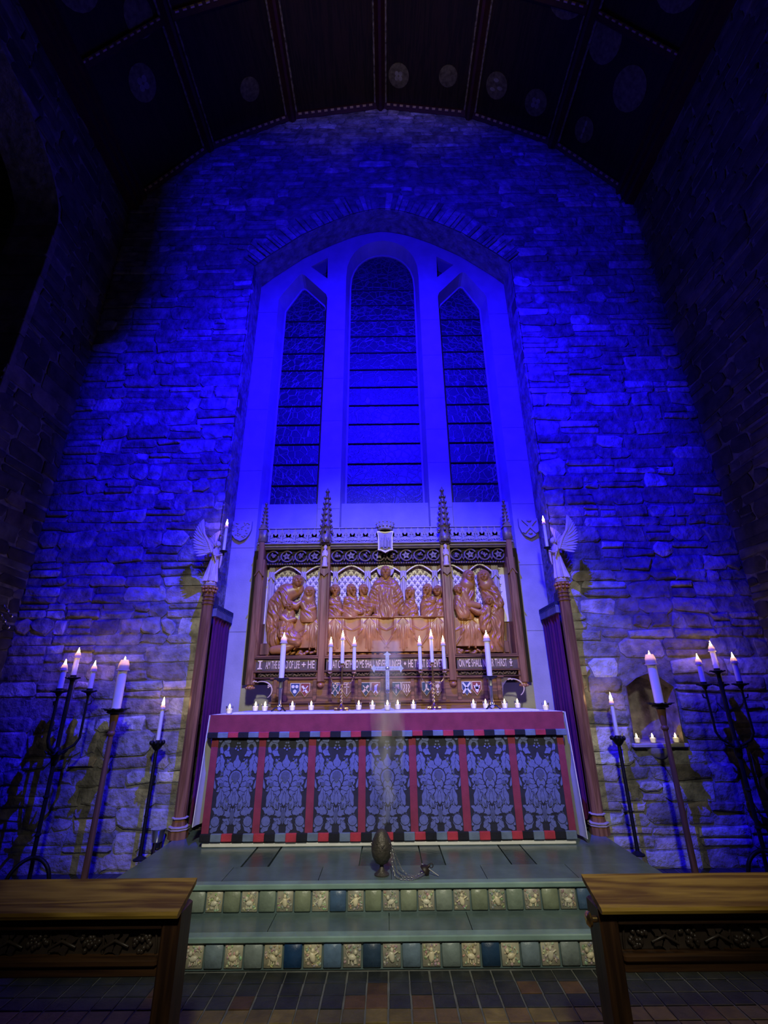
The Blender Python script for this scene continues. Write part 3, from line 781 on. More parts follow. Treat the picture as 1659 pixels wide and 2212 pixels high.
# ================================================================== ALTAR AND ITS CLOTHS
AF = 4.17; AT = 1.215; AT2 = 1.231
def altar():
    a = thing('altar', 'long stone altar table standing on the top step beneath the carved screen', 'altar', (0, 4.4, 0.3))
    MB().box(-1.40, 1.40, AF + 0.02, 4.86, 0.34, AT - 0.06).build('altar_body', 'ashlar', a, smooth=False)
    MB().box(-1.43, 1.43, AF + 0.012, 4.87, AT - 0.06, AT - 0.006, bev=0.01).build('altar_top', 'ashlar', a)
    MB().box(-1.41, 1.41, AF - 0.02, 4.86, 0.30, 0.335, bev=0.006).build('plinth', 'linen', a)['label'] = 'pale plinth strip showing below the frontal'

    l = thing('altar_linen', 'white linen cloth covering the altar top and hanging down at both ends', 'altar cloth', (0, 4.4, AT))
    MB().box(-1.455, 1.455, AF - 0.004, 4.69, AT - 0.006, AT + 0.002).build('cloth_top', 'linen', l, smooth=False)
    MB().box(-1.30, 1.275, AF + 0.05, 4.69, AT + 0.0015, AT2, bev=0.005).build('padded_top_cloth', 'linen', l)
    for s in (-1, 1):
        m = MB(); rings = []
        for z in np.linspace(AT, 0.43 if s < 0 else 0.33, 14):
            k = (AT - z)
            row = []
            for i in range(9):
                y = AF - 0.012 + i * 0.065
                x = s * (1.455 + 0.012 * math.sin(i * 2.1) * min(1, k * 3) + 0.035 * min(1, k * 1.2) + (0.012 if i == 0 else 0))
                row.append((x, y, z))
            row2 = [(x - s * 0.006, y, z) for x, y, z in reversed(row)]
            rings.append(row + row2)
        m.loft(rings); m.build('cloth_fall', 'linen', l)

    # the frontal: seven damask panels between red orphreys, fringe along the foot
    f = thing('altar_frontal', 'blue damask altar frontal with seven floral panels divided by red stripes', 'altar frontal', (0, AF, 0.36))
    stripes = [(-1.42, -1.365), (-1.035, -0.98), (-0.635, -0.576), (-0.232, -0.176), (0.17, 0.227), (0.57, 0.629), (0.97, 1.027), (1.365, 1.418)]
    zt, zb = 1.06, 0.385
    fold = lambda x, z: AF - 0.012 - 0.016 * (zt - z)
    def sheet(mb, x0, x1, z0, z1, nx=6, nz=8, lift=0.0, th=0.006, fn=fold, **k):
        fr = [[(x0 + (x1 - x0) * i / nx, fn(x0 + (x1 - x0) * i / nx, z0 + (z1 - z0) * j / nz) - lift, z0 + (z1 - z0) * j / nz) for i in range(nx + 1)] for j in range(nz + 1)]
        vs = [p for r in fr for p in r]; n = len(vs); vs += [(x, y + th, z) for x, y, z in vs]; fs = []
        W_ = nx + 1
        for j in range(nz):
            for i in range(nx):
                q = j * W_ + i; fs.append((q, q + 1, q + W_ + 1, q + W_)); fs.append((q + n + W_, q + n + W_ + 1, q + n + 1, q + n))
        for i in range(nx):
            fs.append((i + 1, i, i + n, i + n + 1)); q = nz * W_ + i; fs.append((q, q + 1, q + 1 + n, q + n))
        for j in range(nz):
            q = j * W_; fs.append((q, q + W_, q + W_ + n, q + n)); q += nx; fs.append((q + W_, q, q + n, q + W_ + n))
        mb.add(vs, fs, **k)
    for i, (a0, a1) in enumerate(stripes):
        m = MB(); sheet(m, a0, a1, zb, zt, 3, 10, 0.004); m.build('red_orphrey', 'red', f)
    # the damask motif: one half, mirrored; (u from -1..1 half width, v from 0..1 height)
    def motif():
        polys = []   # (poly, material)
        def both(p, mi):
            polys.append((p, mi)); polys.append(([(-x, z) for x, z in reversed(p)], mi))
        def L(u, v, ang, ln, wd, lobes=3, mi=1, depth=0.35): both(leaf(u, v, R(ang), ln, wd, lobes, depth), mi)
        H = 1.0
        # great bloom
        for ang, ln, wd in ((90, .22, .05),):
            polys.append((leaf(0, .56, R(90), .235, .058, 3, .4), 1))
        L(.025, .565, 62, .21, .055); L(.05, .55, 36, .20, .055); L(.06, .525, 8, .18, .05); L(.06, .50, -22, .16, .045)
        polys.append((circ(0, .545, .085, 20, sx=0.9), 1))
        polys.append((circ(0, .575, .045, 14, sx=1.1), 2)); polys.append((leaf(0, .50, R(90), .11, .028, 1, 0), 2))
        polys.append((circ(0, .60, .014, 10), 1)); both(circ(.03, .585, .010, 8), 1); both(circ(.045, .55, .010, 8), 1)
        polys.append((circ(0, .475, .05, 16, sx=1.0), 1)); polys.append((leaf(0, .455, R(-90), .12, .045, 3, .4), 1))
        # calyx scrolls under the bloom
        L(.05, .445, -8, .17, .035, 2); L(.05, .42, -38, .13, .035, 2)
        both([(0.19, .47), (.215, .50), (.21, .53), (.175, .54), (.15, .52), (.17, .525), (.19, .515), (.19, .495)], 1)
        both(circ(.155, .485, .024, 10), 2)
        # tall acanthus rising from the foot
        L(.015, .10, 78, .26, .045, 4); L(.03, .17, 48, .22, .06, 3); L(.07, .24, 62, .20, .05, 3); L(.10, .20, 20, .15, .05, 3)
        L(.13, .30, 75, .16, .04, 3); L(.19, .26, 100, .20, .03, 2); L(.04, .29, 95, .14, .03, 2)
        polys.append((leaf(0, .27, R(90), .14, .022, 1, 0), 1)); polys.append((leaf(0, .25, R(-90), .16, .025, 1, 0), 2))
        for (u, v) in ((.06, .235), (.11, .265), (.065, .32)): both(leaf(u, v, R(60), .07, .012, 1, 0), 2)
        L(.02, .10, 30, .10, .035, 2); L(.05, .0, 70, .13, .035, 2); L(.11, .04, 120, .10, .03, 2); L(.16, .10, 60, .10, .05, 3); L(.17, .13, -40, .10, .05, 3)
        L(.235, .02, 140, .13, .035, 2); L(.225, .17, 200, .09, .03, 2); both(circ(.19, .125, .05, 12), 1)
        # upper corner scrolls
        sc = []
        for t in np.linspace(0, 1, 14):
            a = R(-60 + 330 * t); r_ = .075 - .035 * t; sc.append((.155 + r_ * math.cos(a), .87 + r_ * 1.25 * math.sin(a)))
        for t in np.linspace(1, 0, 14):
            a = R(-60 + 330 * t); r_ = (.075 - .035 * t) * .52; sc.append((.155 + r_ * math.cos(a), .87 + r_ * 1.25 * math.sin(a)))
        both(sc, 1)
        L(.20, .80, -100, .22, .04, 3); L(.215, .78, -60, .10, .03, 2); L(.17, .83, -150, .10, .035, 2); L(.235, .60, 100, .14, .03, 3); L(.10, .93, 30, .12, .04, 2)
        L(.235, .93, 110, .08, .03, 2); L(.23, .44, 75, .12, .018, 1)
        for (u, v) in ((.02, .885), (.03, .86), (.0, .845), (.012, .92)): both(circ(u, v, .011, 8), 1)
        for (u, v) in ((.11, .72), (.13, .69), (.15, .66), (.16, .62), (.175, .585), (.085, .745)): both(circ(u, v, .011, 8), 2)
        return polys
    MOT = motif()
    for i in range(7):
        x0, x1 = stripes[i][1], stripes[i + 1][0]; cx = (x0 + x1) / 2; hw = (x1 - x0) / 2; H = zt - zb
        m = MB(); sheet(m, x0, x1, zb, zt, 6, 10, 0.0, mi=0)
        for q, (poly, mi) in enumerate(MOT):
            pts = [(min(max(u / .25, -1), 1) * hw * 0.99, min(max(v, 0.004), .996)) for u, v in poly]
            p2 = [(cx + x, zb + v * H) for x, v in pts]
            n0 = len(m.v)
            ly = 0.001025 + (0.0042 if mi == 2 else 0) + 0.00003 * q
            if mi == 1:
                m.prism(inset_poly(p2, 1.16), -(0.0010 + 0.00003 * q), 0.0, mi=0)
            m.prism(p2, -ly, 0.0, mi=mi)
            m.xf(n0, lambda v: Vector((v.x, fold(v.x, v.z) + v.y, v.z)))
        m.build('damask_panel', ['dground', 'dleaf', 'dleaf2'], f, smooth=False)
    def fringe(mb, z0, z1, x0, x1, y, n, order, start=0, tilt=0.0):
        w = (x1 - x0) / n; rnd = random.Random(n)
        for k in range(n):
            a = x0 + k * w; mi = order[(k + start) % 3]
            mb.box(a, a + w, y - 0.022 - rnd.uniform(0, .004), y + 0.004, z0 + rnd.uniform(-.003, .003), z1, bev=0.004, mi=mi)
    m = MB(); fringe(m, 0.338, 0.392, -1.425, 1.415, AF - 0.018, 35, (2, 0, 1), 0)
    m.build('foot_fringe', ['bluef', 'redf', 'blackf'], f)
    # superfrontal
    s = thing('superfrontal', 'plain crimson superfrontal band along the altar front edge with fringed border', 'altar cloth', (0, AF, 1.1))
    m = MB(); sheet(m, -1.452, 1.44, 1.085, AT + 0.002, 10, 3, 0.0, 0.006, lambda x, z: AF - 0.024)
    m.build('crimson_band', 'red', s)
    m = MB(); fringe(m, 1.043, 1.087, -1.452, 1.44, AF - 0.026, 35, (2, 0, 1), 0)
    m.build('border_fringe', ['bluef', 'redf', 'blackf'], s)
altar()

# ================================================================== THE CARVED SCREEN (REREDOS)
def height_patch(name, mats, parent, prims, x0, x1, z0, z1, yb, res=0.0045, folds=None, noise=0.0):
    """a carved relief: height over the ground (toward the viewer) as a smooth union of primitives"""
    nx = int((x1 - x0) / res) + 1; nz = int((z1 - z0) / res) + 1
    X, Z = np.meshgrid(np.linspace(x0, x1, nx), np.linspace(z0, z1, nz))
    Hh = np.zeros_like(X); 
    for p in prims:
        k = p[0]
        if k == 'e':        # ellipsoid: cx cz rx rz thick base angle
            _, cx, cz, rx, rz, th, ba, an = p
            c, s = math.cos(R(an)), math.sin(R(an)); u = (X - cx) * c + (Z - cz) * s; v = -(X - cx) * s + (Z - cz) * c
            q = 1 - (u / rx) ** 2 - (v / rz) ** 2
            h = np.where(q > 0, ba + th * np.sqrt(np.maximum(q, 0)), 0)
            Hh = np.maximum(Hh, h)
        elif k == 'c':      # tapered capsule path: pts [(x,z,r)], thick factor, base
            _, pts, th, ba = p
            for (ax, az, ar), (bx, bz, br) in zip(pts[:-1], pts[1:]):
                dx, dz = bx - ax, bz - az; L2 = dx * dx + dz * dz + 1e-9
                t = np.clip(((X - ax) * dx + (Z - az) * dz) / L2, 0, 1)
                d2 = (X - ax - t * dx) ** 2 + (Z - az - t * dz) ** 2; r = ar + (br - ar) * t
                q = r * r - d2
                Hh = np.maximum(Hh, np.where(q > 0, ba + th * np.sqrt(np.maximum(q, 0)), 0))
        elif k == 'n':      # subtract (eye sockets, mouths, gaps)
            _, cx, cz, rx, rz, dp = p
            Hh = Hh - np.where(Hh > 0, dp * np.exp(-(((X - cx) / rx) ** 2 + ((Z - cz) / rz) ** 2)), 0)
        elif k == 'p':      # add a soft bump where there is already material
            _, cx, cz, rx, rz, dp = p
            Hh = Hh + np.where(Hh > 0, dp * np.exp(-(((X - cx) / rx) ** 2 + ((Z - cz) / rz) ** 2)), 0)
        elif k == 'f':      # drapery folds inside an ellipse: cx cz rx rz freq amp angle curve
            _, cx, cz, rx, rz, fq, am, an, cv = p
            c, s = math.cos(R(an)), math.sin(R(an)); u = (X - cx) * c + (Z - cz) * s; v = -(X - cx) * s + (Z - cz) * c
            w = np.clip(1.3 * (1 - ((X - cx) / rx) ** 2 - ((Z - cz) / rz) ** 2), 0, 1)
            k_ = (cx * 37.0 + cz * 17.0)
            warp = 0.9 * np.sin(16 * v + k_) + 0.7 * np.sin(23 * u - 19 * v + 2 * k_) + 0.5 * np.sin(41 * v + 29 * u + k_)
            modu = 0.55 + 0.45 * np.sin(13 * u + 21 * v + 1.7 * k_) * np.sin(17 * v - 11 * u + k_)
            s1 = 1 - 2 * np.abs(np.sin(0.55 * fq * (u + 0.5 * cv * v * v) + 1.1 * warp)) ** 0.8
            s2 = np.sin(2.6 * fq * u + 26 * v + 2.0 * warp + 1)
            Hh = Hh + np.where(Hh > 0, am * w * (0.35 + 0.65 * modu) * (0.55 * s1 + 0.22 * s2), 0)
    keep = Hh > 0.004
    Hh = np.maximum(Hh, 0)
    cell = keep[:-1, :-1] | keep[1:, :-1] | keep[:-1, 1:] | keep[1:, 1:]
    idx = -np.ones(X.shape, int); used = np.zeros(X.shape, bool)
    used[:-1, :-1] |= cell; used[1:, :-1] |= cell; used[:-1, 1:] |= cell; used[1:, 1:] |= cell
    idx[used] = np.arange(used.sum())
    vs = np.stack([X[used], yb - Hh[used], Z[used]], 1)
    jj, ii = np.nonzero(cell)
    fs = np.stack([idx[jj, ii], idx[jj, ii + 1], idx[jj + 1, ii + 1], idx[jj + 1, ii]], 1)
    mb = MB(); mb.add([tuple(map(float, v)) for v in vs], [tuple(map(int, q)) for q in fs])
    return mb.build(name, mats, parent, ang=70)

def head(cx, cz, r, look=0.0, ba=0.08, beard=False, hood=False, hair=True, tilt=0.0):
    """primitives of a carved head seen from the front, turned by look (-1 left .. 1 right)"""
    P = []
    o = look * r * 0.35
    if hood: P.append(('c', [(cx, cz + r * .25, r * 1.28), (cx, cz - r * .5, r * 1.2), (cx - look * r * .5, cz - r * 1.6, r * 1.5)], .75, ba - .025))
    elif hair: P.append(('e', cx - o * .8, cz + r * .15, r * 1.12, r * 1.22, r * .95, ba - .015, tilt)); P.append(('c', [(cx - o * 1.8, cz, r * .62), (cx - o * 2.2 , cz - r * 1.0, r * .5)], .9, ba - .01)); P.append(('f', cx, cz + r * .4, r * 1.3, r * 1.2, 230, .014, 25 + look * 40, 3))
    P.append(('e', cx + o * .35, cz - r * .08, r * .80, r * 1.05, r * .95, ba + .012, tilt))
    fx = cx + o * 1.25
    P += [('n', fx - r * .34, cz + r * .08, r * .22, r * .16, .022), ('n', fx + r * .34, cz + r * .08, r * .22, r * .16, .022),
          ('p', fx, cz - r * .05, r * .11, r * .26, .024), ('p', fx, cz - r * .2, r * .16, r * .10, .012),
          ('p', fx, cz + r * .30, r * .5, r * .09, .006), ('n', fx, cz - r * .50, r * .30, r * .07, .015), ('p', fx, cz - r * .60, r * .2, r * .07, .006)]
    if beard:
        P += [('c', [(fx, cz - r * .7, r * .55), (fx + o * .2, cz - r * 1.35, r * .3)], .9, ba + .015), ('f', fx, cz - r * 1.0, r * .8, r * .8, 300, .008, 0, 2), ('n', fx, cz - r * .50, r * .26, r * .06, .008)]
    P.append(('c', [(cx, cz - r * .9, r * .5), (cx - o * .3, cz - r * 1.7, r * .62)], .7, ba - .03))
    return P

def reredos():
    rr = thing('altarpiece', 'carved oak altarpiece screen with relief figures, spires and gold inscription behind the altar', 'altarpiece', (0, 4.8, AT))
    def B_(mb, name, mats, par=rr, **k): return mb.build(name, mats, par, **k)
    YB = 4.89; YF = 4.70
    # backboard and shade board
    B_(MB().box(-1.30, 1.30, YB, 4.93, 1.50, 2.86), 'backboard', 'oak', smooth=False)
    B_(MB().box(-1.455, 1.455, 4.945, 4.985, 1.46, 2.86), 'side_shade_board', 'dark', smooth=False)  # black board added as the deep shade beside the outer posts
    # gradine under the screen with sunk panels
    g = MB()
    g.box(-1.10, 1.10, 4.735, 4.90, AT + 0.002, 1.515)
    g.box(-1.13, 1.13, 4.70, 4.90, AT + 0.002, 1.262, bev=0.006); g.box(-1.12, 1.12, 4.712, 4.90, 1.285, 1.305, bev=0.004)
    g.box(-1.12, 1.12, 4.708, 4.90, 1.503, 1.52, bev=0.004)
    for x in (-1.07, -0.97, -0.69, -0.54, -0.325, -0.26, -0.045, 0.035, 0.245, 0.315, 0.54, 0.69, 0.94, 1.07):
        g.box(x - .018, x + .018, 4.716, 4.75, 1.305, 1.503, bev=0.004)
    B_(g, 'gradine', 'oakx')
    # twelve little painted shields
    xs = [-0.877, -0.780, -0.493, -0.383, -0.202, -0.105, 0.089, 0.186, 0.376, 0.482, 0.759, 0.856]
    fields = ['s_blue', 's_red', 's_green', 's_brown', 's_green', 's_red', 's_green', 's_brown', 's_green', 's_brown', 's_blue', 's_red']
    def hs(cx, w, h, zt): return [(cx - w, zt), (cx + w, zt), (cx + w, zt - h * .55), (cx, zt - h), (cx - w, zt - h * .55)]
    for i, (x, fd) in enumerate(zip(xs, fields)):
        m = MB(); m.prism(hs(x, .046, .128, 1.470), 4.722, 4.737, mi=1); m.prism(hs(x, .040, .116, 1.464), 4.718, 4.73, mi=0)
        sh = B_(m, 'painted_shield', [fd, 'goldline'], smooth=False)
        c = MB(); Y0, Y1 = 4.712, 4.72
        zc = 1.412
        bar = lambda ax, az, bx, bz, w: c.prism([(x + ax - (bz - az) * w / math.hypot(bx - ax, bz - az), zc + az + (bx - ax) * w / math.hypot(bx - ax, bz - az)), (x + ax + (bz - az) * w / math.hypot(bx - ax, bz - az), zc + az - (bx - ax) * w / math.hypot(bx - ax, bz - az)),
                                                 (x + bx + (bz - az) * w / math.hypot(bx - ax, bz - az), zc + bz - (bx - ax) * w / math.hypot(bx - ax, bz - az)), (x + bx - (bz - az) * w / math.hypot(bx - ax, bz - az), zc + bz + (bx - ax) * w / math.hypot(bx - ax, bz - az))], Y0, Y1)
        disc = lambda ax, az, r: c.prism(circ(x + ax, zc + az, r, 12), Y0, Y1)
        mt = 's_gold'
        if i == 0: disc(-.018, .025, .015); disc(.018, .025, .015); disc(0, -.018, .017); mt = 's_white'
        elif i == 1: bar(-.028, .030, .022, -.030, .009); bar(.026, .030, -.020, -.022, .004); mt = 's_white'
        elif i == 2:
            bar(-.025, -.030, .022, .028, .004); bar(.025, -.030, -.022, .028, .004); disc(-.026, -.034, .010); disc(.026, -.034, .010); bar(-.022, .03, -.008, .035, .006); bar(.022, .03, .008, .035, .006)
        elif i == 3: bar(0, .040, 0, -.045, .004); bar(-.024, .016, .024, .016, .004)
        elif i == 4: bar(-.026, -.03, .026, .03, .010); bar(.026, -.03, -.026, .03, .004)
        elif i == 5: bar(.0, .03, -.004, -.01, .012); bar(-.004, -.01, -.02, -.035, .005); bar(.0, -.01, .014, -.04, .005); bar(.0, .03, .02, .036, .005); mt = 's_white'
        elif i == 6: bar(-.002, .036, -.002, -.04, .004); bar(-.02, .008, .012, .008, .004); c.prism([(x + .006, zc + .034), (x + .028, zc + .040), (x + .030, zc - .01), (x + .006, zc + .004)], Y0, Y1)
        elif i == 7:
            for k in (-.022, 0, .022): bar(k - .003, .038, k + .005, .012, .005); bar(k + .005, .012, k - .005, -.012, .005); bar(k - .005, -.012, k + .003, -.036, .005)
        elif i == 8: bar(0, .036, 0, .0, .008); bar(0, .0, -.02, -.03, .005); bar(0, .0, .024, -.018, .007)
        elif i == 9: disc(0, .018, .020); disc(0, -.032, .012); bar(0, 0, 0, -.03, .005)
        elif i == 10: bar(-.036, -.046, .036, .046, .008); bar(.036, -.046, -.036, .046, .008); mt = 's_white'
        else: c.prism(leaf(x, zc - .045, R(90), .088, .016, 1, 0), Y0, Y1); c.prism(leaf(x, zc - .012, R(50), .045, .013, 2), Y0, Y1); c.prism(leaf(x, zc - .012, R(130), .045, .013, 2), Y0, Y1); mt = 's_white'
        B_(c, 'shield_charge', mt, sh, smooth=False)
    # curved gilt brackets at the ends of the gradine
    for s in (-1, 1):
        m = MB(); pts = []
        for t in np.linspace(0, 1, 14):
            a = R(115 - 165 * t); pts.append((s * -(-1.20 - 0.105 * math.cos(a)) if s > 0 else -1.20 + 0.105 * math.cos(a), 4.72, 1.405 + 0.082 * math.sin(a)))
        m.tube(pts, [0.004 + .003 * math.sin(PI * i / 13) for i in range(14)], 6)
        tip = Vector(pts[0])
        for dx, dz in ((-.012, .006), (-.028, .010), (-.042, .004)): m.ell(tip + Vector((-dx * -s * -1 if False else s * -dx * -1 * -1, 0, dz)), (.011, .008, .008), 6, 4)
        mid = Vector(pts[7])
        m.tube([mid, mid + Vector((s * .022, 0, .0))], .006, 6); m.ell(mid + Vector((s * .028, 0, .008)), (.009, .007, .007), 6, 4); m.ell(mid + Vector((s * .028, 0, -.008)), (.009, .007, .007), 6, 4)
        B_(m, 'curved_bracket', 's_gold')
        k = MB(); k.prism([(s * 1.10, 1.505), (s * 1.20, 1.505), (s * 1.165, 1.49), (s * 1.115, 1.43), (s * 1.10, 1.32)], 4.74, 4.80)
        B_(k, 'bracket_web', 'carved2', smooth=False)
    # inscription band and mouldings
    m = MB(); m.box(-1.31, 1.31, 4.725, YB, 1.585, 1.688); B_(m, 'inscription_band', 'band', smooth=False)
    m = MB()
    for z0, z1, y in ((1.690, 1.706, 4.705), (1.706, 1.724, 4.722), (1.566, 1.584, 4.708), (1.512, 1.522, 4.712)): m.box(-1.32, 1.32, y, YB, z0, z1, bev=0.004)
    B_(m, 'mouldings', 'oakx')
    rnd = random.Random(14)
    for x0, x1 in ((-1.25, -0.69), (-0.58, 0.58), (0.69, 1.25)):
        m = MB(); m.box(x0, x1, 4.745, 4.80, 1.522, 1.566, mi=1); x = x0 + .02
        while x < x1 - .01:
            m.ell((x, 4.742, 1.544 + .010 * math.sin(x * 60)), (.018, .010, .009), 7, 4, rot=Matrix.Rotation(rnd.uniform(-1, 1), 3, 'Y'))
            m.ell((x + .012, 4.742, 1.544 - .010 * math.sin(x * 60)), (.010, .010, .009), 6, 4); x += .024
        B_(m, 'foliage_moulding', ['carved2', 'dark'])
    # inscription
    def text(body, x0, x1, z0, z1, bold=0.012):
        cu = bpy.data.curves.new('inscription', 'FONT'); cu.body = body; cu.size = 1; cu.extrude = 0.02; cu.offset = bold; cu.space_character = 1.02
        cu.fill_mode = 'FRONT'; cu.resolution_u = 3
        ob = bpy.data.objects.new('tmp', cu); COL.objects.link(ob)
        bpy.context.view_layer.update()
        me = bpy.data.meshes.new_from_object(ob.evaluated_get(bpy.context.evaluated_depsgraph_get()))
        bpy.data.objects.remove(ob)
        vs = np.array([v.co for v in me.vertices]); a, b = vs.min(0), vs.max(0)
        mb = MB()
        out = [(x0 + (v[0] - a[0]) / (b[0] - a[0]) * (x1 - x0), 4.721 - (v[2] - a[2]) / max(b[2] - a[2], 1e-6) * .003, z0 + (v[1] - a[1]) / (b[1] - a[1]) * (z1 - z0)) for v in vs]
        mb.add(out, [tuple(p.vertices) for p in me.polygons])
        bpy.data.meshes.remove(me)
        return B_(mb, 'inscription', 'text', smooth=False)
    m = MB(); m.prism([(-1.255, 1.68), (-1.205, 1.68), (-1.21, 1.668), (-1.222, 1.664), (-1.222, 1.612), (-1.21, 1.608), (-1.205, 1.596), (-1.255, 1.596), (-1.25, 1.608), (-1.238, 1.612), (-1.238, 1.664), (-1.25, 1.668)], 4.717, 4.724); B_(m, 'inscription', 'text', smooth=False); text('AM THE BREAD OF LIFE', -1.175, -0.845, 1.600, 1.674); text('+', -0.825, -0.785, 1.614, 1.66, 0.02); text('HE', -0.765, -0.70, 1.600, 1.674)
    text('THAT COMETH TO ME SHALL NEVER HUNGER', -0.57, 0.145, 1.600, 1.674)
    m = MB().prism([(0.165, 1.637), (0.178, 1.655), (0.191, 1.637), (0.178, 1.619)], 4.717, 4.724); B_(m, 'lozenge_stop', 'text', smooth=False)
    text('HE THAT BELIEVETH', 0.21, 0.575, 1.600, 1.674)
    text('ON ME SHALL NEVER THIRST', 0.70, 1.165, 1.600, 1.674)
    m = MB(); m.prism(circ(1.205, 1.662, .010, 10), 4.717, 4.724); m.prism([(1.188, 1.648), (1.222, 1.648), (1.212, 1.628), (1.207, 1.612), (1.220, 1.602), (1.190, 1.602), (1.203, 1.612), (1.198, 1.628)], 4.717, 4.724)
    B_(m, 'chalice_emblem', 'text', smooth=False)
    # pale pilasters, arch heads and gilded patterned grounds behind the figures
    bays = [(-1.27, -0.66), (-0.61, 0.61), (0.66, 1.27)]
    for b0, b1 in bays:
        m = MB(); m.box(b0, b1, YB - 0.012, YB + 0.01, 2.05, 2.66, mi=0)
        tile = 0.062; rnd = random.Random(3)
        z = 2.16; row = 0
        while z < 2.66:
            x = math.floor(b0 / tile) * tile + (tile / 2 if row % 2 else 0)
            while x < b1:
                if x > b0 + .03 and x < b1 - .03:
                    y0, y1 = YB - 0.0145, YB - 0.011
                    m.prism(leaf(x, z - .010, R(90), .034, .008, 1, 0), y0, y1, mi=1)
                    for s in (-1, 1):
                        m.prism(leaf(x, z - .010, R(90 + s * 62), .032, .007, 2, .3), y0, y1, mi=1)
                        m.prism(leaf(x + s * .004, z - .014, R(90 + s * 125), .024, .006, 1, 0), y0, y1, mi=1)
                x += tile
            z += .040; row += 1
        B_(m, 'gilded_ground', ['damaskgold', 'scroll'], smooth=False)
    for x, w in ((-1.215, .034), (-0.875, .03), (-0.70, .02), (-0.535, .028), (-0.192, .034), (0.188, .034), (0.523, .03), (0.70, .02), (0.855, .03), (1.165, .04)):
        m = MB(); m.box(x - w, x + w, YB - .05, YB, 1.74 if abs(x) > 1.1 else 2.05, 2.655, bev=.006)
        m.box(x - w * .45, x + w * .45, YB - .065, YB - .04, 1.78 if abs(x) > 1.1 else 2.05, 2.58, bev=.006)
        m.prism([(x - w, 2.50), (x, 2.54), (x + w, 2.50), (x + w, 2.49), (x, 2.53), (x - w, 2.49)], YB - .075, YB - .05)
        pl = B_(m, 'pilaster', 'pale')
        if abs(x) > 1.1: B_(MB().box(x - w * 1.6, x + w * 1.6, YB - .08, YB, 1.735, 1.85, bev=.006), 'pilaster_base', 'oak', pl)
    for a, b in ((-1.18, -0.905), (-0.845, -0.66), (-0.507, -0.226), (-0.158, 0.154), (0.222, 0.493), (-0.61, -0.563), (0.553, 0.61), (0.66, 0.825), (0.885, 1.125)):
        full = {(-0.845, -0.66): (-0.845, -0.56), (-0.61, -0.563): (-0.83, -0.563), (0.553, 0.61): (0.553, 0.83), (0.66, 0.825): (0.54, 0.825)}.get((a, b), (a, b))
        cx = (full[0] + full[1]) / 2; hw = (full[1] - full[0]) / 2
        def za(x, k=1.0): return 2.575 + .075 * (1 - (abs(x - cx) / hw) ** 1.6) * k
        n = 12; xs_ = [a + (b - a) * i / n for i in range(n + 1)]
        m = MB(); m.prism([(a, 2.662)] + [(b, 2.662)] + [(x, za(x) - .008) for x in reversed(xs_)], YB - .055, YB - .012, mi=0)
        m.prism([(x, za(x) + .004) for x in xs_] + [(x, za(x) - .010) for x in reversed(xs_)], YB - .075, YB - .05, mi=1)
        B_(m, 'arch_head', ['oak', 'damaskgold'], smooth=False)
    # ---------------- relief figures
    C_ = 'carved'
    # centre: a robed figure standing behind the table with spread arms
    P = []
    P += [('c', [(0, 2.44, .10), (0, 2.30, .125), (0, 2.10, .135)], .75, .02), ('c', [(-.075, 2.43, .06), (-.125, 2.33, .055), (-.15, 2.22, .05), (-.185, 2.125, .032)], .9, .04), ('c', [(.075, 2.43, .06), (.125, 2.33, .055), (.145, 2.22, .05), (.165, 2.135, .032)], .9, .04),
          ('f', 0, 2.25, .16, .22, 110, .022, 0, 0), ('f', -.14, 2.28, .08, .18, 90, .02, 60, 0), ('f', .14, 2.28, .08, .18, 90, .02, -60, 0), ('f', 0, 2.44, .12, .06, 70, .02, 90, 6),
          ('e', -.195, 2.115, .022, .018, .02, .07, 0), ('e', .175, 2.12, .022, .018, .02, .07, 0)]
    for k in range(4):
        P.append(('c', [(-.19 - .006 * k, 2.118, .006), (-.205 - .007 * k, 2.104 - .001 * k, .005)], 1, .075)); P.append(('c', [(.17 + .006 * k, 2.12, .006), (.185 + .007 * k, 2.106, .005)], 1, .075))
    P += head(0, 2.565, .050, 0, .09, beard=True)
    h_ = MB(); h_.prism(circ(0, 2.605, .088, 28), YB - .07, YB - .05, mi=0)
    for k in range(24): h_.box(-.002, .002, YB - .074, YB - .065, .058, .083, mi=1) if False else None
    h_.tube([(0.088 * math.cos(2 * PI * k / 24), YB - .07, 2.605 + .088 * math.sin(2 * PI * k / 24)) for k in range(25)], .005, 6)
    h_.tube([(0.066 * math.cos(2 * PI * k / 24), YB - .07, 2.605 + .066 * math.sin(2 * PI * k / 24)) for k in range(25)], .003, 6)
    fig = height_patch('carved_figure', C_, rr, P, -.26, .26, 2.085, 2.66, YB - .03)
    fig['label'] = 'robed central figure with spread arms and halo'
    B_(h_, 'halo', 'pale', fig)
    # seated companions left and right of it
    def seated(cx, hz, look, ba, beard=False, hood=False, w=.085, lean=0.0, arm=None):
        q = [('c', [(cx + lean, hz - .10, .055), (cx, hz - .16, w), (cx - lean * .4, 2.10, w * 1.05)], .7, ba - .03), ('f', cx, hz - .17, w * 1.3, .12, 100, .018, 40 * (1 if look > 0 else -1), 4)]
        if arm: q += [('c', arm, .95, ba - .005), ('f', (arm[0][0] + arm[1][0]) / 2, (arm[0][1] + arm[1][1]) / 2, .08, .07, 110, .015, 70, 0), ('e', arm[-1][0], arm[-1][1], .018, .014, .018, ba + .02, 0)]
        return q + head(cx + lean * 1.2, hz, .046, look, ba, beard, hood)
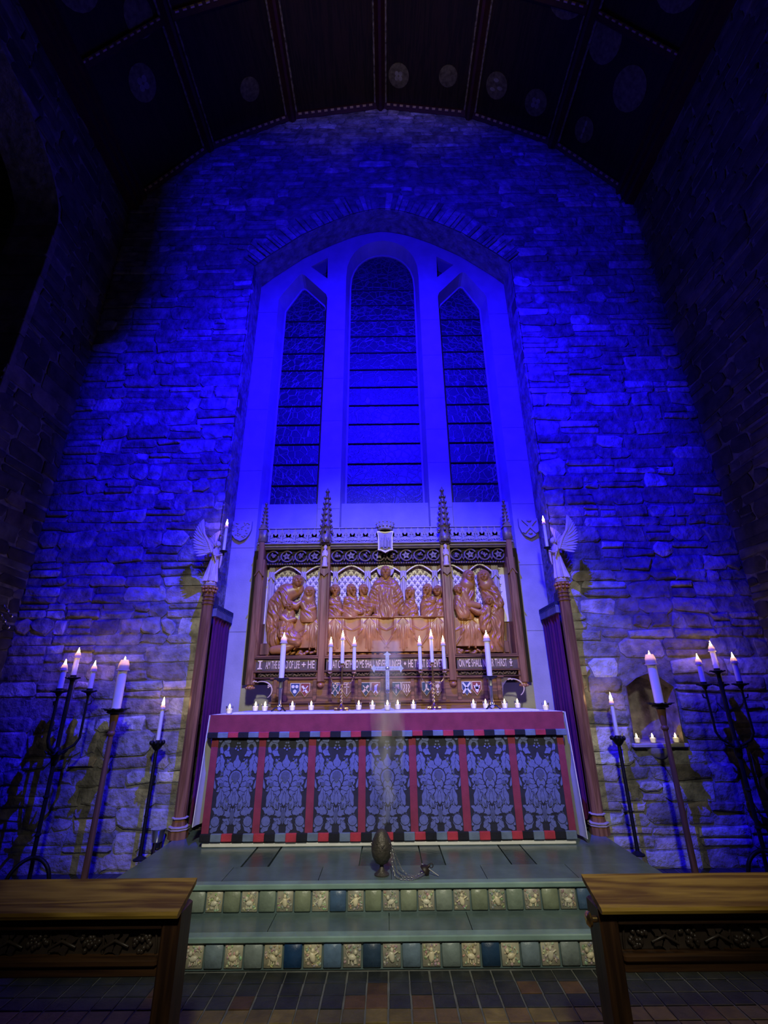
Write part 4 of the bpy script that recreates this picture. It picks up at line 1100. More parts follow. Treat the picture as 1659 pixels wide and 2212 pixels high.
    comp = [(-.53, 2.385, .15, .06, True, False, .075, 0, [(-.56, 2.26, .035), (-.50, 2.18, .03), (-.44, 2.15, .022)]),
            (-.365, 2.385, .8, .075, True, False, .085, .01, [(-.40, 2.27, .042), (-.34, 2.17, .034), (-.25, 2.14, .024)]),
            (-.235, 2.385, .7, .05, False, False, .065, .008, [(-.25, 2.26, .03), (-.22, 2.18, .026), (-.19, 2.16, .02)]),
            (.255, 2.35, -.9, .06, True, False, .075, -.01, [(.27, 2.26, .035), (.24, 2.18, .03), (.30, 2.135, .022)]),
            (.345, 2.30, -.6, .03, False, False, .06, 0, None),
            (.44, 2.375, -.8, .075, True, False, .085, -.012, [(.48, 2.26, .042), (.43, 2.20, .036), (.40, 2.30, .022)]),
            (.545, 2.36, -.5, .05, False, False, .07, -.006, [(.56, 2.24, .035), (.53, 2.17, .03), (.47, 2.14, .02)])]
    for k, a in enumerate(comp):
        if k == 4: continue
        height_patch('carved_figure', C_, rr, seated(*a), max(a[0] - .16, -.61), min(a[0] + .16, .61), 2.085, 2.47, YB - .03 - .003 * k)
    # table with swagged cloth
    def table(x0, x1, z0, z1, sw):
        q = [('c', [(x0, (z0 + z1) / 2, (z1 - z0) / 2), (x1, (z0 + z1) / 2, (z1 - z0) / 2)], 0.0001, .075)]
        for a in sw:
            for s in (-1, 1):
                for j, (dx, dz) in enumerate(((.05, -.20), (.10, -.17), (.15, -.13), (.03, -.30), (.17, -.30))):
                    q.append(('p', a + s * dx * .55, z1 - .03 + dz * .5, .016, .07, .016)); q.append(('c', [(a + s * .008, z1 - .02, .010), (a + s * dx * .5, z1 - .03 + dz * .45, .014), (a + s * dx * 1.1, z1 + dz, .007)], .9, .076))
            q.append(('c', [(a, z1 - .01, .012), (a, z1 - .20, .02), (a, z0 + .02, .012)], .8, .075))
        return q
    t = height_patch('carved_table', C_, rr, table(-.80, .80, 1.755, 2.095, [-.52, -.17, .17, .52]), -.605, .605, 1.752, 2.098, YB - .03)
    m = MB(); m.box(-.61, .61, YB - .125, YB - .03, 2.088, 2.103, bev=.004); B_(m, 'carved_table_edge', C_, t)
    m = MB(); rnd = random.Random(2); x = -.58
    while x < .58: m.ell((x, YB - .05, 1.738), (rnd.uniform(.02, .05), .03, rnd.uniform(.008, .016)), 8, 5); x += rnd.uniform(.05, .09)
    m.box(-.61, .61, YB - .03, YB, 1.72, 1.76); B_(m, 'carved_ground', C_)
    m = MB(); m.ell((-.10, YB - .10, 2.11), (.05, .03, .02), 10, 6); B_(m, 'carved_loaf', C_, t)
    # left panel: a bending man over a kneeling one, a woman beside
    P = [('c', [(-.93, 2.40, .07), (-1.05, 2.36, .10), (-1.13, 2.24, .10), (-1.15, 2.05, .085), (-1.14, 1.88, .07)], .7, .03), ('c', [(-1.08, 2.34, .05), (-1.02, 2.24, .045), (-.93, 2.22, .035), (-.88, 2.26, .02)], .95, .07),
         ('c', [(-1.10, 2.30, .06), (-1.14, 2.14, .05), (-1.16, 2.02, .03)], .9, .06), ('f', -1.10, 2.18, .14, .26, 80, .024, 30, 2), ('f', -1.14, 1.95, .1, .2, 90, .022, 0, 0), ('e', -1.165, 2.00, .022, .026, .02, .075, 0)]
    P += head(-.915, 2.475, .052, .75, .085, False, False, True, -25)
    height_patch('carved_figure', C_, rr, P, -1.262, -.80, 1.74, 2.56, YB - .03)
    P = [('c', [(-.80, 2.27, .06), (-.80, 2.18, .085), (-.80, 2.10, .09)], .7, .03), ('f', -.79, 2.19, .1, .12, 90, .02, 30, 4), ('c', [(-.86, 2.24, .035), (-.82, 2.17, .03), (-.74, 2.20, .022)], .9, .065)]
    P += head(-.80, 2.36, .045, .6, .065, False, True)
    height_patch('carved_figure', C_, rr, P, -.93, -.665, 2.05, 2.44, YB - .035)
    P = [('c', [(-1.00, 2.14, .06), (-1.02, 2.02, .085), (-1.0, 1.94, .08)], .75, .045), ('c', [(-1.02, 1.95, .08), (-.93, 1.89, .075), (-.90, 1.86, .05)], .8, .06), ('c', [(-.93, 1.86, .05), (-1.04, 1.79, .05), (-1.13, 1.78, .04)], .8, .05),
         ('f', -1.0, 2.0, .12, .14, 90, .022, 15, 2), ('f', -.98, 1.88, .14, .1, 70, .02, 70, 2), ('c', [(-1.05, 2.10, .035), (-1.0, 2.06, .032), (-.93, 2.08, .02)], .9, .08)]
    P += head(-.985, 2.215, .042, .7, .07)
    height_patch('carved_figure', C_, rr, P, -1.20, -.82, 1.735, 2.28, YB - .055)
    height_patch('carved_table', C_, rr, table(-.97, -.55, 1.80, 2.085, [-.74]), -.95, -.662, 1.78, 2.088, YB - .01)
    m = MB(); rnd = random.Random(6)
    for k in range(26): m.ell((rnd.uniform(-1.2, -.70), YB - .05, rnd.uniform(1.735, 1.77)), (rnd.uniform(.015, .04), .03, rnd.uniform(.01, .02)), 8, 5, rot=Matrix.Rotation(rnd.uniform(-.6, .6), 3, 'Y'))
    B_(m, 'carved_ground', C_)
    # right panel: two hooded women with children
    P = [('c', [(.87, 2.45, .075), (.83, 2.34, .105), (.80, 2.22, .11), (.82, 2.10, .09)], .7, .03), ('f', .83, 2.27, .13, .16, 85, .024, -25, 5), ('c', [(.80, 2.33, .05), (.84, 2.22, .045), (.95, 2.20, .03)], .9, .07)]
    P += head(.875, 2.505, .050, .75, .085, False, True)
    height_patch('carved_figure', C_, rr, P, .668, .99, 2.06, 2.60, YB - .03)
    P = [('c', [(1.06, 2.45, .075), (1.10, 2.32, .095), (1.12, 2.15, .10), (1.09, 1.95, .11), (1.08, 1.78, .10)], .7, .03), ('c', [(1.12, 2.36, .05), (1.17, 2.22, .048), (1.08, 2.14, .035), (.99, 2.17, .022)], .95, .07),
         ('f', 1.10, 2.30, .13, .2, 80, .024, 25, 4), ('f', 1.08, 1.90, .13, .26, 80, .026, 8, 1)]
    P += head(1.035, 2.505, .050, -.75, .085, False, True)
    height_patch('carved_figure', C_, rr, P, .93, 1.262, 1.74, 2.60, YB - .032)
    P = [('c', [(.76, 2.28, .05), (.77, 2.18, .07), (.79, 2.12, .07)], .75, .06), ('f', .77, 2.19, .08, .09, 110, .018, 30, 4)] + head(.755, 2.365, .042, .4, .085)
    height_patch('carved_figure', C_, rr, P, .668, .88, 2.07, 2.43, YB - .045)
    P = [('c', [(1.03, 2.16, .045), (1.0, 2.06, .06), (1.0, 1.98, .06)], .8, .09), ('c', [(1.0, 2.12, .03), (.93, 2.13, .026), (.87, 2.16, .018)], .9, .11), ('f', 1.0, 2.06, .08, .12, 100, .018, -20, 3)] + head(1.055, 2.245, .040, -.6, .10)
    height_patch('carved_figure', C_, rr, P, .84, 1.14, 1.9, 2.31, YB - .05)
    height_patch('carved_table', C_, rr, table(.55, .97, 1.80, 2.085, [.86]), .662, .99, 1.78, 2.088, YB - .01)
    m = MB()
    for k in range(26): m.ell((rnd.uniform(.70, 1.2), YB - .05, rnd.uniform(1.735, 1.77)), (rnd.uniform(.015, .04), .03, rnd.uniform(.01, .02)), 8, 5, rot=Matrix.Rotation(rnd.uniform(-.6, .6), 3, 'Y'))
    B_(m, 'carved_ground', C_)
    # ---------------- vine frieze, cornice and pierced cresting
    rnd = random.Random(7)
    for (b0, b1), n in zip(((-1.28, -0.68), (-0.585, 0.585), (0.68, 1.28)), (4, 8, 4)):
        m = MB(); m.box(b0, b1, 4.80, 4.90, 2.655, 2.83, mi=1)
        w = (b1 - b0) / n
        for k in range(n):
            cx = b0 + (k + .5) * w; cz = 2.742
            m.tube([(cx + .062 * math.cos(a), 4.775 - .008 * math.sin(2 * a), cz + .058 * math.sin(a)) for a in np.linspace(0.5, 6.4, 16)], .009, 6)
            m.tube([(cx + .062, 4.775, cz - .02), (cx + w / 2, 4.765, cz - .055), (cx + w - .06, 4.775, cz - .02)], .008, 6) if k < n - 1 else None
            if k % 2 == 0:
                for q in range(13):
                    rr_, aa = rnd.uniform(0, .030), rnd.uniform(0, 6.28); m.ell((cx + rr_ * math.cos(aa), 4.775, cz + .004 + rr_ * math.sin(aa)), (.012, .012, .012), 7, 5)
            else:
                for a in (30, 100, 170, 240, 310): m.prism(leaf(cx, cz, R(a), .045, .014, 2, .4), 4.768, 4.79)
        z = 2.655; x = b0
        while x < b1: m.ell((x, 4.79, 2.662), (.014, .012, .010), 6, 4); x += .026
        B_(m, 'vine_frieze', ['carved2', 'dark'])
    m = MB(); m.box(-1.36, 1.36, 4.725, 4.92, 2.832, 2.852, bev=.005); m.box(-1.37, 1.37, 4.705, 4.92, 2.856, 2.874, bev=.006); m.box(-1.34, 1.34, 4.75, 4.92, 2.82, 2.86)
    B_(m, 'cornice', 'crest')
    for (b0, b1), n in zip(((-1.26, -0.70), (-0.57, 0.57), (0.70, 1.26)), (4, 8, 4)):
        m = MB(); w = (b1 - b0) / n; y0, y1 = 4.765, 4.79
        m.box(b0, b1, y0, y1, 2.868, 2.885); m.box(b0, b1, y0 - .004, y1, 3.052, 3.062)
        for k in range(n):
            cx = b0 + (k + .5) * w
            m.tube([(cx - w / 2 + w * t, y0 - .004, 2.915 - .028 * math.sin(PI * t)) for t in np.linspace(0, 1, 9)], .007, 6)
            m.box(cx - w / 2 - .006, cx - w / 2 + .006, y0, y1, 2.88, 2.985)
            m.prism(leaf(cx, 2.905, R(90), .15, .030, 2, .3), y0, y1)
            for s in (-1, 1):
                m.prism(leaf(cx, 2.955, R(90 + s * 55), .085, .022, 2, .3), y0, y1); m.prism(leaf(cx, 2.935, R(90 + s * 105), .060, .018, 2, .3), y0 + .003, y1)
                m.ell((cx + s * .045, y0, 2.952), (.012, .010, .012), 6, 4)
            m.prism(leaf(cx - w / 2, 2.97, R(90), .085, .026, 2, .35), y0 + .003, y1); m.ell((cx - w / 2, y0 - .008, 2.905), (.014, .012, .012), 6, 4)
        B_(m, 'pierced_cresting', 'crest')
    # ---------------- buttress posts with spires
    for s in (-1, 1):
        # outer post
        x = s * 1.315
        m = MB(); m.box(x - .030, x + .030, YF, YB, 1.455, 2.885, bev=.006); m.box(x - .045, x + .045, YF + .02, YB, 1.455, 2.70, bev=.006)
        m.prism([(x - .05, 2.515), (x, 2.60), (x + .05, 2.515), (x + .04, 2.515), (x, 2.57), (x - .04, 2.515)], YF - .012, YF + .01)
        p = B_(m, 'outer_post', 'post')
        m = MB(); m.lathe((x, YF + .045, 1.41), [(.004, 0), (.03, .008), (.042, .024), (.032, .042), (.048, .05)], 10)
        for k in range(8): m.ell((x + .036 * math.cos(k * PI / 4), YF + .045 + .036 * math.sin(k * PI / 4), 1.43), (.014, .014, .012), 6, 4)
        B_(m, 'carved_boss', 'carved', p)
        m = MB(); m.box(x - .042, x + .042, YF + .005, YF + .09, 2.885, 3.03, bev=.008); m.prism([(x - .05, 3.03), (x, 3.10), (x + .05, 3.03)], YF, YF + .095)
        m.lathe((x, YF + .047, 3.03), [(.034, 0), (.026, .10), (.010, .30), (.018, .305), (.018, .315), (.004, .335)], 8)
        for k in range(6):
            for q in range(4): m.ell((x + (.034 - .004 * k) * math.cos(q * PI / 2 + .78), YF + .047 + (.034 - .004 * k) * math.sin(q * PI / 2 + .78), 3.08 + .042 * k), (.014, .014, .013), 6, 4)
        B_(m, 'spire', 'spire', p)
        # inner post
        x = s * 0.635
        m = MB(); m.box(x - .034, x + .034, YF, YB, 1.475, 2.66, bev=.008); m.box(x - .052, x + .052, YF + .025, YB, 1.475, 2.86, bev=.006)
        m.prism([(x - .04, 2.58), (x + .04, 2.58), (x + .04, 2.54), (x, 2.50), (x - .04, 2.54)], YF - .02, YF + .01)
        p = B_(m, 'inner_post', 'post')
        m = MB(); m.lathe((x, YF + .04, 1.425), [(.004, 0), (.03, .008), (.042, .026), (.032, .042), (.044, .05)], 10)
        m.ell((x, YF - .005, 1.45), (.03, .018, .018), 8, 6)
        B_(m, 'carved_boss', 'carved', p)
        # niche saint
        m = MB(); m.lathe((x, YF - .005, 2.60), [(.03, 0), (.034, .01), (.026, .03), (.024, .08), (.028, .13), (.026, .17), (.012, .185), (.010, .19), (.018, .20), (.020, .215), (.014, .235), (.004, .243)], 12)
        m.tube([(x - .024, YF - .01, 2.75), (x - .02, YF - .03, 2.71), (x, YF - .036, 2.72)], .008, 6); m.tube([(x + .024, YF - .01, 2.75), (x + .02, YF - .03, 2.71), (x + .002, YF - .036, 2.72)], .008, 6)
        B_(m, 'saint_statuette', 'angel', p)
        m = MB(); cy = YF + .01
        m.lathe((x, cy, 2.87), [(.058, 0), (.066, .02), (.062, .06), (.05, .10), (.05, .16), (.062, .17), (.050, .18), (.046, .26), (.040, .36), (.028, .46), (.014, .58), (.024, .585), (.026, .60), (.014, .612), (.006, .64)], 8, ph=PI / 8)
        for k in range(7):
            r_ = .068 - .0068 * k
            for q in range(6): m.ell((x + r_ * math.cos(q * PI / 3 + .5), cy + r_ * math.sin(q * PI / 3 + .5), 2.99 + .066 * k), (.016, .016, .016), 6, 4)
        for q in range(6):
            a = q * PI / 3 + .5; m.prism([(-.02, 2.86), (0, 2.93), (.02, 2.86), (.012, 2.85), (-.012, 2.85)], -.062, -.05) if False else None
            m.tube([(x + .058 * math.cos(a), cy + .058 * math.sin(a), 2.86), (x + .064 * math.cos(a + .5), cy + .064 * math.sin(a + .5), 2.92), (x + .058 * math.cos(a + 1), cy + .058 * math.sin(a + 1), 2.86)], .007, 5)
            m.tube([(x + .045 * math.cos(a), cy + .045 * math.sin(a), 3.0), (x + .03 * math.cos(a), cy + .03 * math.sin(a), 3.28)], .005, 5)
        B_(m, 'spire', 'spire', p)
    # crowned shield in the middle of the cornice
    m = MB(); cx = 0
    sh = [(-.088, 2.985), (0, 2.975), (.088, 2.985), (.078, 2.93), (.076, 2.80), (.08, 2.775), (.045, 2.77), (0, 2.745), (-.045, 2.77), (-.08, 2.775), (-.076, 2.80), (-.078, 2.93)]
    m.prism(sh, 4.675, 4.70, mi=0); m.prism(inset_poly(sh, .88), 4.672, 4.69, mi=1)
    sp = B_(m, 'crowned_shield', ['damaskgold', 'crest'], smooth=False)
    q = MB()
    for dx, h in ((-.035, .11), (0, .15), (.035, .11)):
        q.lathe((dx, 4.668, 2.80), [(.016, 0), (.014, h * .5), (.016, h * .72), (.006, h * .8), (.010, h * .9), (.003, h)], 8)
    q.tube([(-.055, 4.67, 2.80), (0, 4.665, 2.785), (.055, 4.67, 2.80)], .006, 6)
    B_(q, 'shield_figures', 'crest', sp)
    m = MB(); m.lathe((0, 4.71, 2.995), [(.072, 0), (.082, .006), (.082, .016), (.078, .022), (.086, .05), (.080, .05), (.07, .022), (.06, .0)], 20)
    for k in range(14):
        a = 2 * PI * k / 14; m.tube([(.082 * math.cos(a), 4.71 + .082 * math.sin(a), 3.03), (.098 * math.cos(a), 4.71 + .098 * math.sin(a), 3.075)], [.012, .003], 5); m.ell((.096 * math.cos(a), 4.71 + .096 * math.sin(a), 3.075), (.010, .010, .010), 6, 4)
    B_(m, 'crown', 'crest', sp)
reredos()

# ================================================================== CANDLES
def candle_proto(name, r, h, follower=True, cat='candle', flame=1.0):
    """standing candle with its base at the origin"""
    o = thing(name, 'x', cat)
    m = MB(); m.lathe((0, 0, 0), [(r, 0), (r * 1.0, h * .5), (r * .97, h - .004), (r * .7, h)], 16); m.build('wax_stem', 'wax', o, world=False)
    zt = h
    if follower:
        m = MB(); fh = max(r * 2.4, .035)
        m.loft([[(q * math.cos(2 * PI * j / 16), q * math.sin(2 * PI * j / 16), h - fh * .55 + z) for j in range(16)] for q, z in ((r * 1.03, .004), (r * 1.45, 0), (r * 1.5, .004), (r * 1.22, .012), (r * 1.15, fh * .6), (r * .80, fh), (r * .72, fh), (r * 1.05, fh * .6), (r * 1.03, .004))], cap=False); m.build('follower', 'follower', o, world=False)
        zt = h
    m = MB(); m.tube([(0, 0, zt - .002), (0, 0, zt + .008)], .0016, 5); m.build('wick', 'blackf', o, world=False)
    k = flame
    m = MB(); m.lathe((0, 0, zt + .006), [(.002, 0), (.008 * k, .008 * k), (.0105 * k, .018 * k), (.008 * k, .030 * k), (.0035 * k, .046 * k), (.0006, .060 * k)], 10); m.build('flame', 'flame', o, world=False)
    return o

def votives():
    o = thing('votive_candle', 'x', 'votive candle', group='votive candles in glass cups on the altar')
    m = MB(); m.lathe((0, 0, 0.002), [(.004, .0), (.022, .0), (.026, .02), (.031, .062), (.0295, .062), (.0245, .02), (.021, .004), (.004, .004)], 18); m.build('glass_cup', 'vglass', o, world=False)
    m = MB(); m.lathe((0, 0, 0.007), [(.0205, 0), (.0235, .018), (.0265, .034), (.020, .038), (.004, .036)], 16); m.build('wax', 'vwax', o, world=False)
    m = MB(); m.lathe((0, 0, 0.044), [(.002, 0), (.007, .007), (.0085, .014), (.006, .024), (.0006, .038)], 10); m.build('flame', 'vflame', o, world=False)
    used = []
    AL = [(-1.335, 4.25, 'votive candle in a clear glass cup at the far left end of the altar top'),
          (-1.155, 4.40, 'votive candle second from the left end of the altar, left of the left tripod candlestick'),
          (-1.06, 4.35, 'votive candle just left of the foot of the left altar candlestick'),
          (-0.84, 4.44, 'votive candle just right of the left altar candlestick, below the blue and red shields'),
          (-0.675, 4.46, 'votive candle midway between left altar candlestick and left brass candelabrum'),
          (-0.25, 4.42, 'votive candle right of the left brass candelabrum, first of a close group'),
          (-0.13, 4.44, 'votive candle left of the cross, between the candelabrum group and the cross'),
          (0.003, 4.30, 'votive candle directly in front of the silvered altar cross'),
          (0.095, 4.48, 'votive candle immediately right of the cross foot'),
          (0.237, 4.52, 'votive candle left of the right brass candelabrum, standing apart'),
          (0.775, 4.50, 'votive candle left of the right altar candlestick, left of a close pair'),
          (0.88, 4.48, 'votive candle nearest the left side of the right altar candlestick foot'),
          (1.045, 4.46, 'votive candle just right of the right altar candlestick'),
          (1.175, 4.52, 'votive candle second from the right end of the altar top'),
          (1.345, 4.27, 'votive candle at the far right front corner of the altar top')]
    for x, y, lab in AL: place(o, used, (x, y, (AT2 if abs(x) < 1.28 else AT + .002)), lab)
    NI = [(2.243, 'votive candle at the left side of the wall niche shelf'), (2.385, 'votive candle in the middle of the wall niche, left of the brown candlestick'), (2.592, 'votive candle at the right side of the wall niche shelf')]
    for x, lab in NI:
        c = copy_tree(o); c.location = (x, WALL_Y - .015, .93); c['label'] = lab; c['group'] = 'votive candles in the wall niche'
votives()

# ================================================================== ALTAR ORNAMENTS
def altar_ornaments():
    # pair of tall single candlesticks
    o = thing('altar_candlestick', 'x', 'candlestick', group='dark altar candlesticks')
    m = MB()
    for a in (90, 210, 330): m.tube([(0.012 * math.cos(R(a)), .012 * math.sin(R(a)), .03), (.04 * math.cos(R(a)), .04 * math.sin(R(a)), .028), (.062 * math.cos(R(a)), .062 * math.sin(R(a)), .006), (.072 * math.cos(R(a)), .072 * math.sin(R(a)), .006)], .006, 6)
    m.build('tripod_foot', 'iron', o, world=False)
    m = MB(); m.lathe((0, 0, .012), [(.012, 0), (.018, .01), (.018, .035), (.013, .045)], 12); m.build('silver_knop', 'silver', o, world=False)
    m = MB(); m.lathe((0, 0, .05), [(.012, 0), (.0135, .1), (.0145, .13), (.019, .135), (.019, .145), (.016, .15), (.018, .19), (.02, .205)], 6); m.build('shaft', 'pewter', o, world=False)
    m = MB(); m.lathe((0, 0, .245), [(.02, 0), (.035, .004), (.038, .012), (.058, .016), (.062, .028), (.05, .024), (.024, .024)], 16)
    for k in range(12): m.ell((.060 * math.cos(k * PI / 6), .060 * math.sin(k * PI / 6), .268), (.009, .009, .007), 6, 4)
    m.build('drip_pan', 'iron', o, world=False)
    used = []
    place(o, used, (-0.945, 4.40, AT2), 'dark tripod candlestick on the altar left of the left brass candelabrum')
    place(o, used, (0.922, 4.40, AT2), 'dark tripod candlestick on the altar right of the right brass candelabrum')
    c = candle_proto('altar_candle', .0245, .335, True); c['group'] = 'single tall candles on the altar'; used = []
    place(c, used, (-0.945, 4.40, AT2 + .272), 'thick white candle burning in the left tripod altar candlestick')
    place(c, used, (0.922, 4.40, AT2 + .272), 'thick white candle burning in the right tripod altar candlestick')
    # pair of three-branched brass candelabra
    o = thing('brass_candelabrum', 'x', 'candelabrum', group='three-branched brass candelabra on the altar')
    m = MB(); m.lathe((0, 0, 0), [(.062, 0), (.066, .004), (.062, .012), (.042, .022), (.034, .034), (.018, .044), (.014, .052)], 16)
    for k in range(8): m.ell((.052 * math.cos(k * PI / 4), .052 * math.sin(k * PI / 4), .018), (.011, .011, .011), 6, 4)
    m.build('foot', 'brass', o, world=False)
    m = MB(); rings = []
    for i in range(40):
        z = .05 + .165 * i / 39; a = i * .42
        rings.append([((.010 + .0035 * math.cos(2 * (2 * PI * j / 12) - a * 2)) * math.cos(2 * PI * j / 12), (.010 + .0035 * math.cos(2 * (2 * PI * j / 12) - a * 2)) * math.sin(2 * PI * j / 12), z) for j in range(12)])
    m.loft(rings); m.lathe((0, 0, .215), [(.012, 0), (.018, .006), (.018, .014), (.010, .02), (.008, .05), (.006, .15)], 12); m.build('twisted_stem', 'brass', o, world=False)
    for s in (-1, 1):
        m = MB(); pts = [(0, 0, .225), (s * .03, 0, .212), (s * .065, 0, .222), (s * .092, 0, .25), (s * .104, 0, .285), (s * .108, 0, .312)]
        m.tube(pts, .0048, 6)
        for q in pts[1:-1]: m.ell(q, (.008, .008, .008), 6, 4)
        m.lathe((s * .108, 0, .305), [(.006, 0), (.02, .008), (.024, .014), (.016, .014), (.015, .03), (.019, .032)], 12)
        m.build('branch', 'brass', o, world=False)
    m = MB(); m.lathe((0, 0, .362), [(.005, 0), (.018, .008), (.023, .014), (.016, .014), (.0155, .03), (.019, .032)], 12); m.build('candle_cup', 'brass', o, world=False)
    used = []
    place(o, used, (-0.402, 4.40, AT2), 'three-branched brass candelabrum left of the altar cross', rz=0)
    place(o, used, (0.412, 4.40, AT2), 'three-branched brass candelabrum right of the altar cross', rz=0)
    c = candle_proto('candelabrum_candle', .0165, .225, True); c['group'] = 'slim candles in the brass candelabra'; used = []
    for x, s in ((-0.402, 'left'), (0.412, 'right')):
        for dx, dz, w in ((-.108, .335, 'left branch'), (0, .392, 'raised centre cup'), (.108, .335, 'right branch')):
            place(c, used, (x + dx, 4.40, AT2 + dz + .003), 'slim white candle in the %s of the %s brass candelabrum' % (w, s))
    # altar cross
    x = thing('altar_cross', 'silvered standing cross with flared fleur ends at the centre of the altar', 'cross', (0.004, 4.40, AT2))
    def CB(m, n, mt='cross', p=x): return m.build(n, mt, p)
    cx, y, zc = 0.006, 4.40, 1.578
    m = MB(); m.lathe((cx, y, AT2), [(.06, 0), (.06, .008), (.045, .014), (.02, .026), (.014, .04)], 14); CB(m, 'foot')
    m = MB(); m.lathe((cx, y, AT + .035), [(.014, 0), (.013, .12), (.02, .128), (.020, .145), (.013, .152)], 10); CB(m, 'staff', 'pewter')
    m = MB(); m.box(cx - .017, cx + .017, y - .008, y + .008, 1.385, 1.70, bev=.003); CB(m, 'upright')
    m = MB(); m.box(cx - .115, cx + .115, y - .008, y + .008, zc - .017, zc + .017, bev=.003); CB(m, 'crossbar')
    for a, d in ((0, .112), (90, .112), (180, .112)):
        m = MB(); ca, sa = math.cos(R(a)), math.sin(R(a))
        pl = [(0, -.018), (.006, -.034), (.014, -.028), (.020, -.014), (.036, 0), (.020, .014), (.014, .028), (.006, .034), (0, .018)]
        m.prism([(cx + (d + u) * ca - v * sa, zc + (d + u) * sa + v * ca) for u, v in pl], y - .010, y + .010); CB(m, 'fleur_end')
    m = MB(); m.ell((cx, y - .008, zc), (.022, .010, .022), 14, 7)
    for s in (-1, 1):
        for q in range(6): m.ell((cx + s * (.03 + .013 * q), y - .009, zc), (.004, .004, .006), 6, 4)
    for q in range(12): m.ell((cx, y - .009, 1.40 + .013 * q), (.006, .004, .004), 6, 4)
    CB(m, 'chased_ornament', 'silver')
altar_ornaments()

